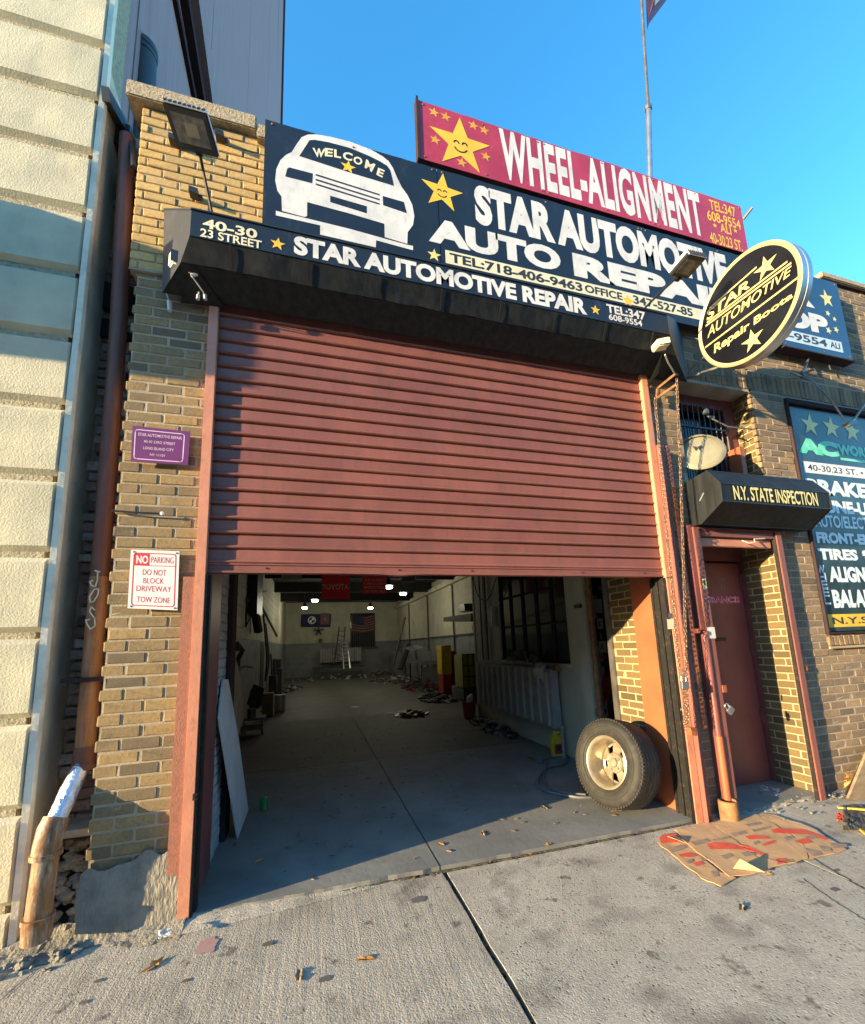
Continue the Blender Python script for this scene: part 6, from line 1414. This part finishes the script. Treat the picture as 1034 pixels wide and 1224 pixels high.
# left clutter
t = MB().tube([(-.72,8.15,0.02),(-.72,8.15,.40)], .13, 18).build('metal_drum', m_alu, smooth=True); tag(t, 'dull silver can on the floor by the left wall', 'can')
t = MB().box(-1.05,-.82,7.4,7.65,.02,.52).build('orange_box', m_wood, bevel=.006); tag(t, 'tan wooden box upright next to the silver can', 'box')
ct = thing('crate', 'low crate of mixed parts by the left wall with a yellow bottle', 'crate', (-1.05,5.4,0))
MB().box(-1.2,-.82,5.3,5.7,.10,.15).box(-1.2,-.82,5.3,5.33,.15,.20).build('tray', m_wood, ct); MB().box(-1.18,-1.1,5.32,5.4,.0,.22).build('bottle', m_yelbox, ct, bevel=.015)
MB().tube([(-1.02,5.4,.30),(-1.02,5.4,.46)], .075, 16).build('pot', m_steel, ct, smooth=True); MB().box(-1.2,-.80,5.35,5.7,.26,.30).box(-1.18,-1.14,5.4,5.44,0,.26).box(-.86,-.82,5.4,5.44,0,.26).build('stand', m_wallg, ct)
t = MB().obox((-1.02,5.9,.62), (.02,.1,.12), (-.10,.02,.05), (.03,-.03,.06)).obox((-1.05,5.7,.50),(.05,0,0),(0,.06,0),(0,0,.06)).build('toolbox', m_junk); tag(t, 'tilted dark tool case on the left clutter', 'tool case')
t = MB().tube([(-1.1,11,.05),(-1.22,11.2,1.35)], .03, 8).tube([(-.95,10.6,.0),(-1.1,11.0,1.2)], .03, 8).obox((-1.12,11,.35),(.12,0,0),(0,.1,0),(0,0,.35)).build('jack_stand', m_junk); tag(t, 'dark upright jack against the left interior wall', 'jack')
t = MB().tube([atx(300,700,-1.27), atx(331,760,-1.27)], .035, 8).tube([atx(296,715,-1.25), atx(320,706,-1.25)], .01, 6).build('wall_rail', m_junk, smooth=True); tag(t, 'dark rail sloping along the left interior wall', 'rail')
t = MB().box(-1.30,-1.10,6.4,7.4,2.25,3.8).tube([(-1.2,7.0,2.3),(-1.15,7.2,1.9)],.10,8).build('dark_hoist', m_blackp); tag(t, 'dark hanging shape high on the left interior wall', 'hoist')
t = MB().tube([(-1.22,4.3,.3),(-1.22,4.3,2.3),(-1.22,4.42,2.36),(-1.22,4.5,2.3),(-1.22,4.5,.5)], .022, 8).build('bent_pipe', m_wallc, smooth=True); tag(t, 'pale bent pipe on the left interior wall', 'pipe')
t = MB().tube([(-1.2,4.9,.4),(-1.2,4.95,1.35)], .03, 8).tube([(-1.25,4.7,1.2),(-1.1,5.1,1.22),(-1.05,5.6,1.18)], .018, 6).tube([(-1.2,4.9,1.35),(-1.12,4.8,1.5),(-1.2,4.7,1.62)],.04,8).obox((-1.2,4.75,1.55),(.05,0,0),(0,.1,0),(0,0,.06)).build('pipe_fittings', m_junk, smooth=True); tag(t, 'dark pipe fittings and taps on the left interior wall', 'pipe fittings')
t = MB().box(-1.298,-1.285,9.0,9.9,.02,1.70).build('dark_doorway', m_blackp); tag(t, 'dark door in the left interior wall', 'door')
t = MB().tube([(-1.25,6.0,2.5),(-1.25,6.0,1.95),(-1.25,7.3,2.45),(-1.25,6.0,2.5)], .018, 6).build('wall_bracket', m_junk); tag(t, 'dark triangular bracket on the left interior wall', 'bracket')
t = MB().tube(smoothp([Vector((3.12,4.9,3.2)), Vector((3.10,4.6,2.45)), Vector((3.10,4.1,2.25)), Vector((3.12,3.7,2.6))]), .010, 6).build('hanging_cable', m_junk, smooth=True); tag(t, 'thin cable sagging across the partition top', 'cable')
t = MB().tube(smoothp([Vector((-1.2,8.6,2.4)), Vector((-1.1,8.7,1.3)), Vector((-1.15,9.0,.7)), Vector((-1.1,9.3,1.2)), Vector((-1.22,9.4,2.2))]), .025, 6).build('hanging_hose', m_junk, smooth=True); tag(t, 'dark hose looped on the left interior wall', 'hose')
t = MB().box(-1.28,-.95,12.2,13.4,.0,.85).box(-1.25,-1.0,12.4,12.9,.85,1.15).build('tool_cabinet', m_junk); tag(t, 'dark tool cabinet against the left interior wall, far back', 'tool cabinet')
# heaps on the floor
def heap(label, cx, cy_, rx, ry, n, hmax, mats, seed, name='scrap_heap'):
    t = thing(name, label, 'scrap heap', (cx,cy_,0)); R = random.Random(seed); mbs = [MB() for _ in mats]
    for i in range(n):
        a = R.uniform(0,6.28); q = R.random()**.6; x, y = cx+rx*q*math.cos(a), cy_+ry*q*math.sin(a); h = hmax*(1-q)*R.random()
        s_ = R.uniform(.02,.10); b_ = R.uniform(0,3.1); k = R.randrange(len(mats))
        mbs[k].obox((x,y,h+.02), (math.cos(b_)*s_,math.sin(b_)*s_,R.uniform(-.3,.3)*s_), (-math.sin(b_)*s_*.4,math.cos(b_)*s_*.4,0), (0,0,R.uniform(.01,.03)))
    for k, m in enumerate(mats):
        if mbs[k].v: stuff(mbs[k].build('scrap', m, t))
heap('heap of rags and scrap along the foot of the partition', 3.02, 4.1, .18, .9, 110, .13, (m_junk, m_rubber, m_wood, m_rad), 1)
heap('heap of red and dark parts at the foot of the right wall, deep inside', 3.6, 11.2, .6, 1.6, 150, .45, (m_redbox, m_junk, m_junk, m_steel, m_junk), 2)
heap('dark parts scattered at the far right of the garage floor', 3.4, 14.8, 1.0, 1.5, 120, .25, (m_junk, m_steel, m_paper), 3)
heap('scattered parts below the end wall', 1.2, 18, 2.2, .8, 110, .18, (m_junk, m_steel, m_paper), 4)
heap('small dark heap lying mid floor', 2.05, 6.0, .32, .25, 40, .12, (m_junk, m_steel, m_redbox), 5)
heap('small debris by the left wall, far back', -.8, 14, .5, 1.4, 50, .2, (m_junk, m_paper, m_steel), 6)
heap('jumble of pipes and dark parts along the foot of the left wall', -1.0, 9.6, .25, 1.6, 90, .35, (m_junk, m_steel, m_wood, m_paper), 7)
heap('dark parts and rags on the floor in front of the yellow cabinet', 3.25, 8.2, .45, .9, 80, .22, (m_junk, m_steel, m_rubber, m_paper), 8)
heap('scrap and rags on the floor below the end wall radiator, right half', 3.2, 18.3, 1.1, .8, 90, .35, (m_junk, m_steel, m_wood), 9)
for p, lab in (((484,851),'white sheet of paper lying mid floor, right one'),((468,852),'pale flattened scrap mid floor, left one'),((424,845),'small pale scrap farther left on the floor')):
    c_ = atz(*p, .006); t = flat([c_+Vector((.22*math.cos(a)*(1+nz(a,1,1,.5)), .28*math.sin(a), 0)) for a in [2*math.pi*k/9 for k in range(9)]] if p[0] == 484 else [c_+Vector((.12*math.cos(a), .16*math.sin(a), 0)) for a in [2*math.pi*k/7 for k in range(7)]], m_paper, None, 'paper_sheet', 0, (0,0,1)); tag(t, lab, 'paper')
print('objects', len(bpy.data.objects), 'tris', sum(len(o.data.polygons) for o in bpy.data.objects if o.type == 'MESH'))
